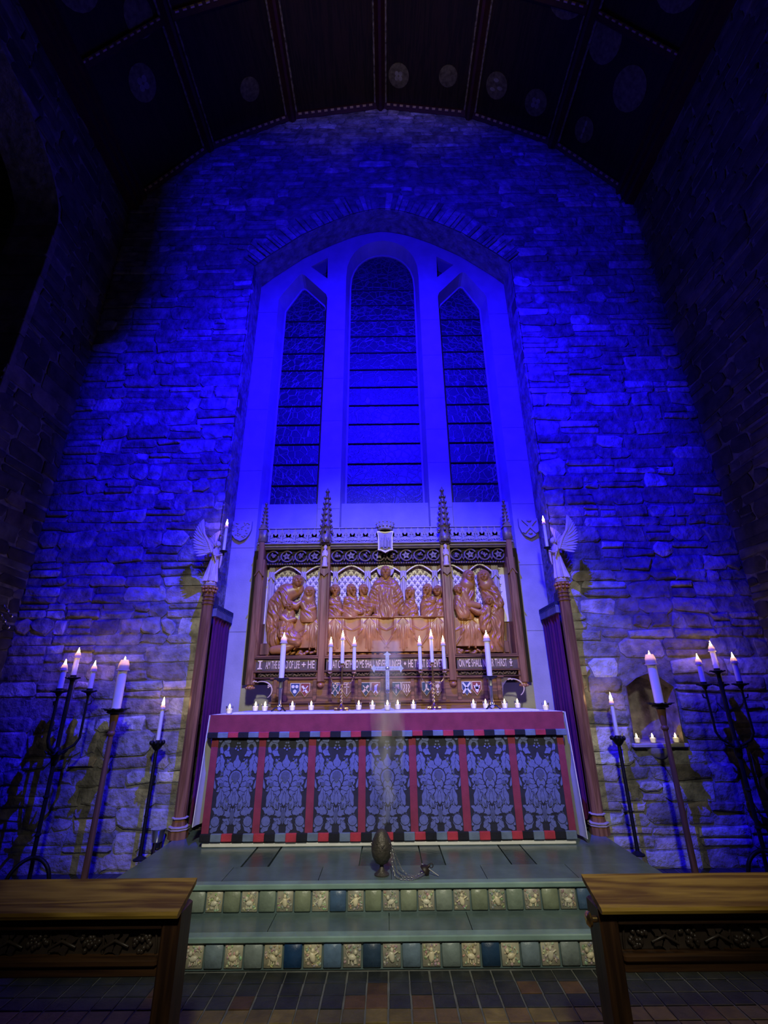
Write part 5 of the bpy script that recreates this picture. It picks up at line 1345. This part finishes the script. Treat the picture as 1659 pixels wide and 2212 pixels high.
# ================================================================== RIDDEL POSTS, ANGELS, CURTAINS
PX_, PY_ = 1.70, 4.42
def posts_and_angels():
    o = thing('riddel_post', 'x', 'post', group='octagonal oak posts at the altar corners')
    m = MB(); m.lathe((0, 0, 0), [(.078, 0), (.078, .055), (.07, .06), (.07, .075), (.062, .085)], 8, ph=PI / 8); m.build('post_base', 'post', o, world=False)
    m = MB()
    for z in (.058, .074): m.lathe((0, 0, z), [(.074, 0), (.084, .004), (.084, .010), (.074, .014)], 8, ph=PI / 8)
    m.lathe((0, 0, .135), [(.055, 0), (.066, .004), (.066, .010), (.055, .014)], 8, ph=PI / 8)
    m.build('base_mouldings', 'pale', o, world=False)
    m = MB(); m.lathe((0, 0, .08), [(.060, 0), (.050, .07), (.050, 1.80), (.047, 1.98)], 8, ph=PI / 8); m.build('shaft', 'post', o, world=False)
    m = MB()
    for z in (1.87, 1.905, 1.94): m.lathe((0, 0, z), [(.050, 0), (.060, .004), (.060, .010), (.050, .014)], 8, ph=PI / 8)
    m.build('capital_rings', 'post', o, world=False)
    m = MB(); m.lathe((0, 0, 1.97), [(.045, 0), (.052, .05), (.062, .075)], 12)
    for k in range(10):
        a = 2 * PI * k / 10
        for z, r_ in ((1.99, .056), (2.02, .064)):
            m.ell((r_ * math.cos(a + z), r_ * math.sin(a + z), z + .008), (.017, .017, .014), 7, 5)
    m.build('foliage_capital', 'carved', o, world=False)
    m = MB(); m.lathe((0, 0, 2.045), [(.060, 0), (.066, .006), (.060, .014), (.062, .024)], 8, ph=PI / 8); m.build('top_block', 'pale', o, world=False)
    used = []
    place(o, used, (-PX_, PY_, .30), 'octagonal oak post at the left front corner of the altar, carrying an angel')
    place(o, used, (PX_, PY_, .30), 'octagonal oak post at the right front corner of the altar, carrying an angel')
    # angels, facing the altar centre (+x for the left one)
    for s, side in ((1, 'left'), (-1, 'right')):
        a = thing('angel_statue', 'pale carved winged angel holding a candle on top of the %s riddel post' % side, 'statue', (-s * PX_, PY_, 2.369), 'carved angels on the altar posts')
        X = lambda p: Vector((s * p[0], p[1], p[2]))
        def AB(m, n, mt='angel', par=a):
            m.v = [tuple(X(v)) for v in m.v]
            if s < 0: m.f = [list(reversed(f)) for f in m.f]
            return m.build(n, mt, par, world=False)
        m = MB(); m.lathe((0, 0, 0), [(.056, 0), (.058, .006), (.050, .012), (.048, .022), (.054, .026)], 8, ph=PI / 8); AB(m, 'pedestal')
        # robe, trunk, neck and head as one surface, slightly leaning back then forward
        rings = []; N = 36
        prof = [(.024, .064, .058, -.010, .014), (.04, .062, .056, -.008, .014), (.10, .052, .047, -.002, .012), (.18, .044, .041, .006, .009), (.235, .039, .038, .012, .006), (.262, .034, .036, .016, .002), (.29, .036, .042, .016, .001),
                (.325, .036, .047, .013, 0), (.345, .028, .040, .012, 0), (.358, .014, .018, .014, 0), (.370, .013, .014, .017, 0), (.378, .020, .018, .022, 0), (.392, .026, .022, .026, 0), (.408, .028, .024, .026, 0), (.425, .024, .021, .024, 0), (.436, .012, .011, .022, 0)]
        for z, rx, ry, ox, am in prof:
            ring = []
            for j in range(N):
                t = 2 * PI * j / N; k = 1 + am / rx * math.cos(9 * t + z * 5)
                ring.append((ox + rx * k * math.cos(t), ry * k * math.sin(t), z))
            rings.append(ring)
        m = MB(); m.loft(rings)
        # nose, chin
        m.ell((.0515, 0, .401), (.0045, .003, .006), 8, 5); m.ell((.045, 0, .385), (.007, .008, .005), 7, 5)
        for sy in (-1, 1):
            m.ell((.045, sy * .009, .409), (.004, .005, .003), 6, 4)
            sh = (.012, sy * .042, .325); el = (.028, sy * .055, .272); wr = (.062, sy * .022, .288)
            m.tube([sh, ((sh[0] + el[0]) / 2, sy * .054, .30), el], [.018, .019, .015], 8); m.tube([el, ((el[0] + wr[0]) / 2, sy * .042, .276), wr], [.016, .014, .008], 8)
            m.tube([el, (.034, sy * .05, .245), (.038, sy * .042, .215)], [.014, .011, .004], 7)      # hanging sleeve
            m.ell((.070, sy * .016, .294), (.010, .007, .008), 8, 5)
            for q in range(4): m.tube([(.072, sy * .014, .290 + .004 * q), (.084, sy * .012, .291 + .004 * q), (.088, sy * .004, .292 + .004 * q)], [.0026, .0024, .0018], 5)
            m.tube([(.068, sy * .012, .298), (.074, sy * .006, .306)], [.003, .002], 5)
        m.tube([(.075, 0, .30), (.072, 0, .20), (.066, 0, .16)], [.012, .010, .004], 7)       # scarf hanging from the hands
        AB(m, 'angel_body')
        m = MB()
        m.ell((.014, 0, .414), (.028, .027, .027), 14, 9)
        for k in range(26):
            t = R(65 + (k * 137.5) % 230); z = .380 + .0017 * k
            r_ = .029 * math.sqrt(max(0.1, 1 - ((z - .405) / .040) ** 2))
            m.ell((.017 + r_ * math.cos(t), r_ * math.sin(t), z), (.008, .008, .008), 8, 5)
        AB(m, 'hair')
        # wings: overlapping feathers, one to each side
        for sy, tall in ((-1, 1.0), (1, .86)):
            m = MB(); root = Vector((-.015, sy * .028, .31))
            def feather(b, d, ln, w, th=.005):
                d = d.normalized(); nrm = Vector((.25, sy * 1.0, .1)).normalized(); si = d.cross(nrm).normalized(); nn = si.cross(d)
                pr = [(0, .5), (.35, 1), (.7, .95), (.92, .55), (1, .12)]
                rings = []
                for t, ww in pr:
                    c = b + d * (ln * t) + si * (.10 * ln * t * t)
                    rings.append([c + si * (w * ww), c + nn * (th * (1 - t * .6)), c - si * (w * ww), c - nn * (th * (1 - t * .6))])
                m.loft(rings)
            top = Vector((-.105, sy * .075, .50)) if sy < 0 else Vector((-.03, sy * .07, .47))
            for k in range(17):
                t = k / 16; b = root.lerp(top, 1 - t * .95)
                ang = R(82 + 128 * t) if sy < 0 else R(74 + 90 * t)
                d = Vector((math.cos(ang) * .95, sy * .25, math.sin(ang)))
                if sy < 0: d = Vector((math.cos(R(100 + 105 * t)), -.16, math.sin(R(100 + 105 * t))))
                ln = (.145 + .02 * math.sin(PI * t)) * tall
                feather(b + Vector((0, sy * .004 * (k % 2), 0)), d, ln, .0125)
            for k in range(12):
                t = k / 11; b = root.lerp(top, 1 - t * .9) + Vector((.008, sy * .006, -.004))
                d = Vector((math.cos(R(105 + 95 * t)), -.1 if sy < 0 else .1, math.sin(R(105 + 95 * t))))
                feather(b, d, .075 * tall, .013, .006)
            m.tube([root, root.lerp(top, .5) + Vector((.012, 0, .0)), top, top + Vector((-.012 if sy < 0 else -.004, 0, .06 * tall))], [.016, .016, .012, .004], 8)
            AB(m, 'wing')
        m = MB(); m.lathe((.090, 0, .318), [(.010, -.03), (.011, 0), (.026, .004), (.036, .010), (.036, .018), (.028, .016), (.016, .016)], 14); AB(m, 'drip_pan', 'iron')
        c = candle_proto('angel_candle', .015, .26, True, flame=1.15)
        tag(c, 'white candle held up by the angel on the %s post' % side, 'candle', 'candles held by the angels'); c.location = (-s * (PX_ - .090), PY_, 2.369 + .337)
        # curtains between the posts and the wall
        x = -s * 1.655
        cu = thing('riddel_curtain', 'purple curtain hanging from a rod beside the %s end of the altar' % side, 'curtain', (x, 4.7, 2.15), 'purple side curtains of the altar')
        m = MB(); rings = []
        for z in np.linspace(2.105, .37, 18):
            row = []
            for i in range(34):
                y = 4.505 + .47 * i / 33
                row.append((x + .008 * math.sin(i * 1.15) * (1 + .3 * math.sin(z * 3)) + .004 * math.sin(i * .4 + z * 2), y, z))
            rings.append(row + [(p[0] + .005, p[1], p[2]) for p in reversed(row)])
        m.loft(rings); m.build('curtain_cloth', 'curtain', cu)
        m = MB()
        m.loft([[(x - .024, y, z) for y, z in ((4.49, 2.075), (4.975, 2.075), (4.975, 2.15), (4.49, 2.15))], [(x + .024, y, z) for y, z in ((4.49, 2.075), (4.975, 2.075), (4.975, 2.15), (4.49, 2.15))]])
        m.build('valance', 'valance', cu, smooth=False)
        m = MB(); y = 4.50
        while y < 4.97: m.box(x - .027, x + .027, y, y + .024, 2.135, 2.185, bev=.004); y += .042
        m.build('tasselled_fringe', 'fringe', cu)
        m = MB(); m.tube([(x, 4.494, 2.15), (x, 4.998, 2.15)], .010, 8); m.build('curtain_rod', 'iron', cu)
posts_and_angels()

# ================================================================== STANDING LIGHTS ON THE FLOOR
def stands():
    # tall brown processional candlesticks
    o = thing('standing_candlestick', 'x', 'candlestick', group='tall brown standing candlesticks')
    m = MB(); m.lathe((0, 0, 0), [(.13, 0), (.13, .015), (.10, .03), (.05, .045), (.028, .07)], 8); m.build('foot', 'brownpole', o, world=False)
    m = MB(); m.lathe((0, 0, .06), [(.025, 0), (.022, .5), (.019, 1.0)], 10); m.lathe((0, 0, 1.09), [(.02, 0), (.024, .02), (.035, .12), (.036, .135)], 12); m.build('shaft', 'brownpole', o, world=False)
    m = MB(); m.ell((0, 0, 1.075), (.031, .031, .026), 14, 8); m.build('knop', 'brownpole', o, world=False)
    m = MB(); m.lathe((0, 0, 1.22), [(.036, 0), (.04, .008), (.06, .014), (.068, .022), (.062, .03), (.086, .034), (.092, .044), (.05, .048), (.036, .05)], 16)
    for k in range(10):
        a = k * PI / 5; m.prism(leaf(0, 0, 0, .03, .014, 1, 0), -.003, .003); n0 = len(m.v) - 2 * len(leaf(0, 0, 0, .03, .014, 1, 0))
        m.xf(n0, lambda v: Vector(((.082 + v.x) * math.cos(a) - v.z * math.sin(a), (.082 + v.x) * math.sin(a) + v.z * math.cos(a), 1.263 + v.y + v.x * .25)))
    m.build('leafed_drip_pan', 'iron', o, world=False)
    used = []
    place(o, used, (-2.333, 4.31, 0), 'tall brown wooden candlestick standing on the floor left of the altar')
    place(o, used, (2.337, 4.31, 0), 'tall brown wooden candlestick standing on the floor in front of the wall niche')
    c = candle_proto('standing_candle', .0375, .36, True, flame=1.1); c['group'] = 'thick candles on the brown standing candlesticks'; used = []
    place(c, used, (-2.333, 4.31, 1.268), 'thick white candle on the tall brown candlestick left of the altar')
    place(c, used, (2.337, 4.31, 1.268), 'thick white candle on the tall brown candlestick before the niche')
    # thin black iron stands on the lower step
    o = thing('iron_candle_stand', 'x', 'candle stand', group='thin black iron candle stands')
    m = MB()
    m.lathe((0, 0, 0), [(.05, 0), (.052, .008), (.035, .016), (.016, .03), (.015, .07)], 12)
    m.build('foot', 'iron', o, world=False)
    m = MB(); m.tube([(0, 0, .06), (0, 0, .80)], .015, 8); m.ell((0, 0, .30), (.019, .019, .012), 8, 5); m.build('shaft', 'iron', o, world=False)
    m = MB(); m.lathe((0, 0, .78), [(.014, 0), (.03, .015), (.05, .045), (.056, .068), (.045, .06), (.018, .05), (.016, .085)], 12)
    for k in range(9):
        a = 2 * PI * k / 9; m.ell((.052 * math.cos(a), .052 * math.sin(a), .842), (.014, .014, .018), 6, 4)
    m.build('flower_cup', 'iron', o, world=False)
    used = []
    place(o, used, (-1.988, 4.44, .15), 'thin black iron stand on the lower step just left of the left riddel post')
    place(o, used, (1.985, 4.44, .15), 'thin black iron stand on the lower step just right of the right riddel post')
    c = candle_proto('thin_candle', .0165, .265, True, flame=1.25); c['group'] = 'thin candles on the black iron stands'; used = []
    place(c, used, (-1.988, 4.44, .15 + .862), 'thin white candle on the black iron stand left of the altar')
    place(c, used, (1.985, 4.44, .15 + .862), 'thin white candle on the black iron stand right of the altar')
    # wrought-iron candelabra with four lights
    for cx, angs, side, lab in ((-2.757, (30, 155, 270), 'left', 'left end of the sanctuary wall'), (2.895, (180, 55, -55), 'right', 'right end of the sanctuary wall')):
        o = thing('iron_candelabrum', 'black wrought iron floor candelabrum with four candles at the %s' % lab, 'candelabrum', (cx, 4.30, 0), 'black iron floor candelabra')
        m = MB()
        for k in range(3):
            a = R(0 + 120 * k + (0 if side == 'left' else 60)); pts = []
            for t in np.linspace(0, 1, 12):
                w = R(90 - 100 * t); pts.append((cx + (.02 + .15 * (1 - math.sin(w)) ** .6 * 1.0 if False else .165 * math.sin(PI / 2 * t)) * math.cos(a), 4.30 + .165 * math.sin(PI / 2 * t) * math.sin(a), .012 + .20 * math.cos(PI / 2 * t) ** .8))
            m.tube(pts, .015, 8); m.ell((pts[-1][0], pts[-1][1], .012), (.026, .026, .012), 8, 5)
        m.build('arched_foot', 'iron', o)
        m = MB(); m.tube([(cx, 4.30, .20), (cx, 4.30, .93)], .016, 8)
        for z in (.36, .62): m.ell((cx, 4.30, z), (.025, .025, .016), 8, 5)
        m.tube([(cx, 4.30, .93), (cx, 4.30, 1.50)], .017, 8); m.build('stem', 'iron', o)
        m = MB(); m.lathe((cx, 4.30, .84), [(.017, 0), (.028, .03), (.03, .07), (.055, .085), (.03, .10), (.028, .125), (.018, .14)], 10)
        for k in range(7):
            a = 2 * PI * k / 7; m.tube([(cx + .03 * math.cos(a), 4.30 + .03 * math.sin(a), .93), (cx + .07 * math.cos(a), 4.30 + .07 * math.sin(a), .935), (cx + .085 * math.cos(a), 4.30 + .085 * math.sin(a), .955)], [.012, .008, .004], 6)
        m.build('leafed_hub', 'iron', o)
        def pan(p, par):
            m = MB(); m.lathe(p, [(.014, -.03), (.022, -.01), (.048, .0), (.056, .008), (.048, .012), (.024, .012), (.024, .03)], 12)
            for k in range(8): m.ell((p[0] + .054 * math.cos(k * PI / 4), p[1] + .054 * math.sin(k * PI / 4), p[2] + .008), (.010, .010, .007), 6, 4)
            m.build('drip_pan', 'iron', par)
        tips = [((cx, 4.30, 1.515), 'tallest middle')]
        for k, a in enumerate(angs):
            ca, sa = math.cos(R(a)), math.sin(R(a)); r_ = .145
            m = MB(); m.tube([(cx + .02 * ca, 4.30 + .02 * sa, .93), (cx + .07 * ca, 4.30 + .07 * sa, .96), (cx + .115 * ca, 4.30 + .115 * sa, .985), (cx + r_ * ca, 4.30 + r_ * sa, 1.04), (cx + r_ * ca, 4.30 + r_ * sa, 1.38)], [.010, .010, .011, .010, .009], 8)
            m.tube([(cx + r_ * ca, 4.30 + r_ * sa, 1.30), (cx + (r_ + .03) * ca, 4.30 + (r_ + .03) * sa, 1.31), (cx + (r_ + .035) * ca, 4.30 + (r_ + .035) * sa, 1.335)], .006, 6)
            b = m.build('branch', 'iron', o); pan((cx + r_ * ca, 4.30 + r_ * sa, 1.405), b)
            w = {('left', 30): 'right', ('left', 155): 'left', ('left', 270): 'front', ('right', 180): 'left', ('right', 55): 'right rear', ('right', -55): 'right front'}[(side, a)]
            tips.append(((cx + r_ * ca, 4.30 + r_ * sa, 1.405), w))
        pan((cx, 4.30, 1.515), o)
        for p, w in tips:
            c = candle_proto('floor_candelabrum_candle', .021, .185, True)
            tag(c, 'short white candle on the %s pan of the %s iron floor candelabrum' % (w, side), 'candle', 'candles on the iron floor candelabra'); c.location = (p[0], p[1], p[2] + .014)
stands()

# ================================================================== SMALL THINGS ON THE STEP AND AT THE EDGES
def small_things():
    # censer with its chains and cap
    t = thing('censer', 'dark egg shaped censer standing on the top step before the altar, chains trailing right', 'censer', (-.046, 3.56, .2995))
    x, y, z = -.046, 3.56, .2995
    m = MB(); m.lathe((x, y, z), [(.046, 0), (.048, .006), (.030, .018), (.016, .034), (.012, .05), (.018, .058)], 16); m.build('foot', 'bronze', t)
    m = MB(); m.lathe((x, y, z + .055), [(.014, 0), (.04, .012), (.060, .045), (.066, .08), (.064, .088)], 20); m.build('bowl', 'bronze', t)
    m = MB(); m.lathe((x, y, z + .142), [(.066, 0), (.067, .006), (.058, .045), (.040, .08), (.022, .10), (.014, .104)], 20)
    rnd = random.Random(1)
    for k in range(22):
        a = k * 2.4; h = .012 + .0035 * k; r_ = .064 - .0016 * k * (k / 14)
        m.ell((x + r_ * math.cos(a), y + r_ * math.sin(a), z + .142 + h), (.007, .007, .006), 6, 4)
    m.build('pierced_lid', 'bronze', t)
    def chain(name, pts, par):
        m = MB(); P = [Vector(p) for p in pts]; L_ = [0]
        for a, b in zip(P[:-1], P[1:]): L_.append(L_[-1] + (b - a).length)
        n = int(L_[-1] / .011)
        for k in range(n):
            d = k / n * L_[-1]; i = max(j for j in range(len(L_)) if L_[j] <= d); i = min(i, len(P) - 2)
            u = (d - L_[i]) / max(L_[i + 1] - L_[i], 1e-6); c = P[i].lerp(P[i + 1], u); dr = (P[i + 1] - P[i]).normalized()
            sd = dr.cross(Vector((0, 0, 1)));  sd = sd.normalized() if sd.length > .1 else Vector((1, 0, 0))
            if k % 2: sd = dr.cross(sd)
            m.tube([c + dr * .0075 * math.cos(a) + sd * .004 * math.sin(a) for a in np.linspace(0, 2 * PI, 8)], .0016, 5)
        return m.build(name, 'chain', par)
    zf = z + .006
    chain('chain', [(x + .064, y - .01, z + .15), (x + .085, y - .01, z + .07), (x + .10, y - .02, z + .02), (x + .13, y - .06, zf), (x + .20, y - .075, zf), (x + .24, y - .05, zf), (x + .28, y - .02, zf + .01)], t)
    chain('chain', [(x + .055, y - .03, z + .14), (x + .07, y - .03, z + .06), (x + .085, y - .05, zf), (x + .12, y - .10, zf), (x + .18, y - .11, zf), (x + .22, y - .08, zf), (x + .27, y - .03, zf + .008)], t)
    chain('chain', [(x + .064, y + .0, z + .16), (x + .095, y + .01, z + .09), (x + .125, y, z + .03), (x + .16, y - .02, zf), (x + .21, y - .045, zf), (x + .26, y - .015, zf + .01)], t)
    m = MB(); m.tube([(x + .11, y - .035, zf + .003), (x + .21, y - .075, zf + .002)], .003, 6); m.tube([(x + .255, y + .005, z + .055), (x + .355, y - .045, zf)], .0035, 6); m.build('lifting_rod', 'silver', t)
    m = MB(); c = (x + .285, y - .005, z + .035)
    m.lathe(c, [(.034, -.024), (.036, -.016), (.022, .004), (.008, .014), (.006, .026)], 14); m.tube([(c[0] + .012 * math.cos(a) + .01, c[1], c[2] + .03 + .012 * math.sin(a)) for a in np.linspace(0, 2 * PI, 11)], .003, 5)
    n0 = 0; m.xf(0, lambda v: Vector(c) + Matrix.Rotation(R(48), 3, 'Y') @ (v - Vector(c))); m.build('chain_cap', 'dwood', t)

    # silver bucket on a dark stand behind the step edge
    b = thing('silver_bucket', 'small silver bucket on a short dark stand left of the left post foot', 'bucket', (-1.895, 4.50, .15))
    m = MB(); m.lathe((-1.895, 4.50, .255), [(.034, 0), (.040, .004), (.056, .085), (.060, .09), (.060, .096), (.054, .094), (.02, .094)], 20); m.build('bucket_body', 'silver', b)
    m = MB()
    for k in range(3):
        a = R(30 + 120 * k); m.tube([(-1.895 + .03 * math.cos(a), 4.50 + .03 * math.sin(a), .26), (-1.895 + .04 * math.cos(a), 4.50 + .04 * math.sin(a), .15)], .010, 6)
    m.tube([(-1.895 + .034 * math.cos(a), 4.50 + .034 * math.sin(a), .20) for a in np.linspace(0, 2 * PI, 13)], .006, 6)
    m.build('stand', 'dwood', b)
    # silver scrolled bracket lamp on the left wall
    s = thing('wall_sconce', 'silver scrolled sconce on the left wall at the frame edge', 'sconce', (-3.64, 4.2, 2.0))
    m = MB(); m.lathe((-3.60, 4.2, 1.94), [(.01, 0), (.05, .03), (.06, .08), (.05, .13), (.01, .16)], 12); m.build('back_plate', 'pewter', s)
    for dz, r_ in ((.0, .06), (.09, .05)):
        m = MB(); m.tube([(-3.56 + .22 * t + .0, 4.2 - .03 * t, 2.0 + dz + r_ * math.sin(4.5 * t)) for t in np.linspace(0, 1, 12)], [.010 - .005 * t for t in np.linspace(0, 1, 12)], 6)
        for t in (.45, .7, .95): m.ell((-3.56 + .22 * t, 4.2 - .03 * t, 2.0 + dz + r_ * math.sin(4.5 * t)), (.018, .018, .018), 8, 5)
        m.build('scroll_arm', 'silver', s)
    # dark carved chair at the right frame edge
    c = thing('sanctuary_chair', 'dark carved wooden chair cut off by the right frame edge', 'chair', (3.08, 3.74, 0))
    m = MB(); m.box(2.82, 3.34, 3.50, 3.94, .40, .45, bev=.01); m.build('seat', 'dwood', c)
    for x_ in (2.86, 3.30):
        for y_ in (3.54, 3.92):
            m = MB(); m.lathe((x_, y_, 0), [(.028, 0), (.03, .03), (.02, .06), (.026, .20), (.02, .34), (.028, .40)], 10); m.build('leg', 'dwood', c)
        m = MB(); m.tube([(x_, 3.54, .44), (x_, 3.54, .58), (x_ + .02, 3.52, .64)], .020, 8); m.tube([(x_ + .02, 3.50, .64), (x_ + .01, 3.75, .63), (x_, 3.94, .65)], .022, 8); m.build('armrest', 'dwood', c)
    m = MB(); m.prism([(2.86, .45), (3.30, .45), (3.33, .62), (3.37, .70), (3.36, .75), (3.29, .79), (3.08, .86), (2.87, .79), (2.80, .75), (2.79, .70), (2.83, .62)], 3.945, 3.99)
    m.build('backrest', 'dwood', c)
small_things()

# ================================================================== COMMUNION RAILS
def rails():
    for s, side in ((-1, 'left'), (1, 'right')):
        o = thing('communion_rail', 'oak communion rail on the %s with sloping top and carved grape frieze' % side, 'rail', (s * .78, 2.13, 0), 'oak communion rails')
        X0, X1 = .75, 3.6
        def bx(m, xa, xb, *a, **k): m.box(min(s * xa, s * xb), max(s * xa, s * xb), *a, **k)
        # sloping top board with rounded nosing
        m = MB(); pr = [(2.205, .700), (2.200, .682), (2.056, .628), (2.044, .630), (2.040, .640), (2.048, .648)]
        r0 = [(s * X0, y, z) for y, z in pr]; r1 = [(s * X1, y, z) for y, z in pr]
        m.loft([r0, r1] if s > 0 else [r1, r0]); m.build('sloping_top', 'rail', o, smooth=False)
        # frame
        m = MB(); bx(m, .75, .815, 2.075, 2.19, 0.0, .64, bev=.006); m.build('end_post', 'railz', o)
        m = MB(); bx(m, .815, X1, 2.085, 2.12, .588, .640, bev=.004); bx(m, .815, X1, 2.075, 2.12, .588, .600, bev=.003); m.build('upper_rail', 'raild', o)
        m = MB(); bx(m, .815, X1, 2.07, 2.13, .484, .508, bev=.006); bx(m, .815, X1, 2.085, 2.12, .452, .486, bev=.004); m.build('lower_rail', 'raild', o)
        m = MB(); bx(m, .815, X1, 2.112, 2.13, .50, .60); 
        rnd = random.Random(40 + s); x = .84; k = 0
        while x < 1.72:
            if k % 2 == 0:
                cx = x + .045
                for q in range(22):
                    a, r_ = rnd.uniform(0, 6.28), math.sqrt(rnd.random()) * .036; m.ell((s * (cx + r_ * math.cos(a)), 2.106, .548 + r_ * .95 * math.sin(a)), (.009, .009, .009), 7, 5)
                m.tube([(s * (cx - .05 + .03 * t * t), 2.106, .51 + .08 * math.sin(1.6 * t)) for t in np.linspace(0, 1, 7)], .004, 6)
                x += .095
            else:
                cx = x + .045
                for a in (20, 85, 150, 215, 290):
                    n0 = len(m.v); m.prism(leaf(s * cx, .546, R(a + rnd.uniform(-15, 15)), .048, .017, 2, .4), 2.098, 2.115)
                m.tube([(s * (cx - .045), 2.103, .53), (s * cx, 2.093, .552), (s * (cx + .05), 2.103, .525)], .005, 6)
                x += .095
            k += 1
        m.build('carved_grape_frieze', 'grape', o)
        if s > 0:
            m = MB(); m.lathe((0, 0, 0), [(.010, 0), (.010, .016), (.022, .022), (.024, .030), (.016, .038), (.003, .040)], 14)
            m.xf(0, lambda v: Vector((.748 - v.z, 2.10 + v.y, .598 + v.x))); m.build('latch_knob', 'brass', o)
        for x_ in (2.2, 3.5):
            m = MB(); bx(m, x_, x_ + .065, 2.08, 2.19, 0, .60, bev=.006); m.build('post', 'railz', o)
rails()

# ================================================================== THE MASK ADDED AROUND THE BLUE LAMP, AND THE INCENSE
def light_mask():
    x, y, z = FIX
    t = thing('light_mask', 'added black light mask above the frame, its opening cut to the end wall', 'light mask', (x, y, z))
    m = MB(); dy = .15; k = dy / (WALL_Y - y)          # added plate, hole cut to the end wall, keeps blue off sides and vault
    out = [(3.64, -.78), (3.64, 8.1)] + [(VR * math.sin(R(a)), VC + VR * math.cos(R(a))) for a in np.linspace(60, -46, 20)] + [(-3.05, 8.4), (-3.0, 6.4), (-3.2, 5.6), (-3.64, 5.2), (-3.64, -.78)]
    hole = [(X_ * k, (Z_ - z) * k) for X_, Z_ in out]
    n0 = len(m.v); m.prism([(-.25, -.372), (.25, -.372), (.25, .30), (-.25, .30)], 0, .002, holes=[hole]); m.xf(n0, lambda v: Vector((v.x + x, v.y + y + dy, v.z + z)))
    m.box(-.25, -.248, y - .15, y + dy, z - .345, z + .30); m.box(.248, .25, y - .15, y + dy, z - .345, z + .30); m.box(-.25, .25, y - .152, y - .15, z - .345, z + .30)
    m.box(-.25, .25, y - .15, y + dy, z - .345, z - .343); m.box(-.25, .25, y - .15, y + dy, z + .298, z + .30)
    m.build('mask_housing', 'blackf', t, smooth=False)
    m = MB(); m.tube([(0, y - .14, z + .29), (0, y - .14, 10.3)], .015, 8); m.build('mask_rod', 'iron', t)
light_mask()

def smoke():
    m, nt, b = new_mat('incense_smoke'); N = nt.nodes; Lk = nt.links
    N.remove(b); out = [n for n in N if n.type == 'OUTPUT_MATERIAL'][0]
    v = N.new('ShaderNodeVolumePrincipled'); v.inputs['Color'].default_value = (.99, .99, 1, 1); v.inputs['Anisotropy'].default_value = -0.4
    tc = N.new('ShaderNodeTexCoord'); mp = N.new('ShaderNodeMapping'); mp.inputs['Scale'].default_value = (9, 9, 3)
    no = N.new('ShaderNodeTexNoise'); no.inputs['Scale'].default_value = 1.0; no.inputs['Detail'].default_value = 3; no.inputs['Distortion'].default_value = .6
    Lk.new(tc.outputs['Object'], mp.inputs['Vector']); Lk.new(mp.outputs['Vector'], no.inputs['Vector'])
    mr = N.new('ShaderNodeMapRange'); mr.inputs['From Min'].default_value = .42; mr.inputs['From Max'].default_value = .72; mr.inputs['To Max'].default_value = 2.9
    Lk.new(no.outputs['Fac'], mr.inputs['Value']); Lk.new(mr.outputs['Result'], v.inputs['Density'])
    Lk.new(v.outputs[0], out.inputs['Volume'])
    mb = MB(); x, y = -.046, 3.60
    mb.loft([[(x + ox + r * math.cos(2 * PI * j / 16), y + oy + r * math.sin(2 * PI * j / 16), z) for j in range(16)] for z, r, ox, oy in ((.55, .03, .0, 0), (.70, .07, .03, .02), (.90, .11, .04, .05), (1.15, .13, .05, .08), (1.45, .15, .06, .12), (1.75, .12, .05, .15))])
    o = mb.build('incense_smoke', m)
    tag(o, 'thin wisp of incense smoke rising from the censer before the altar', 'smoke', kind='stuff')
smoke()
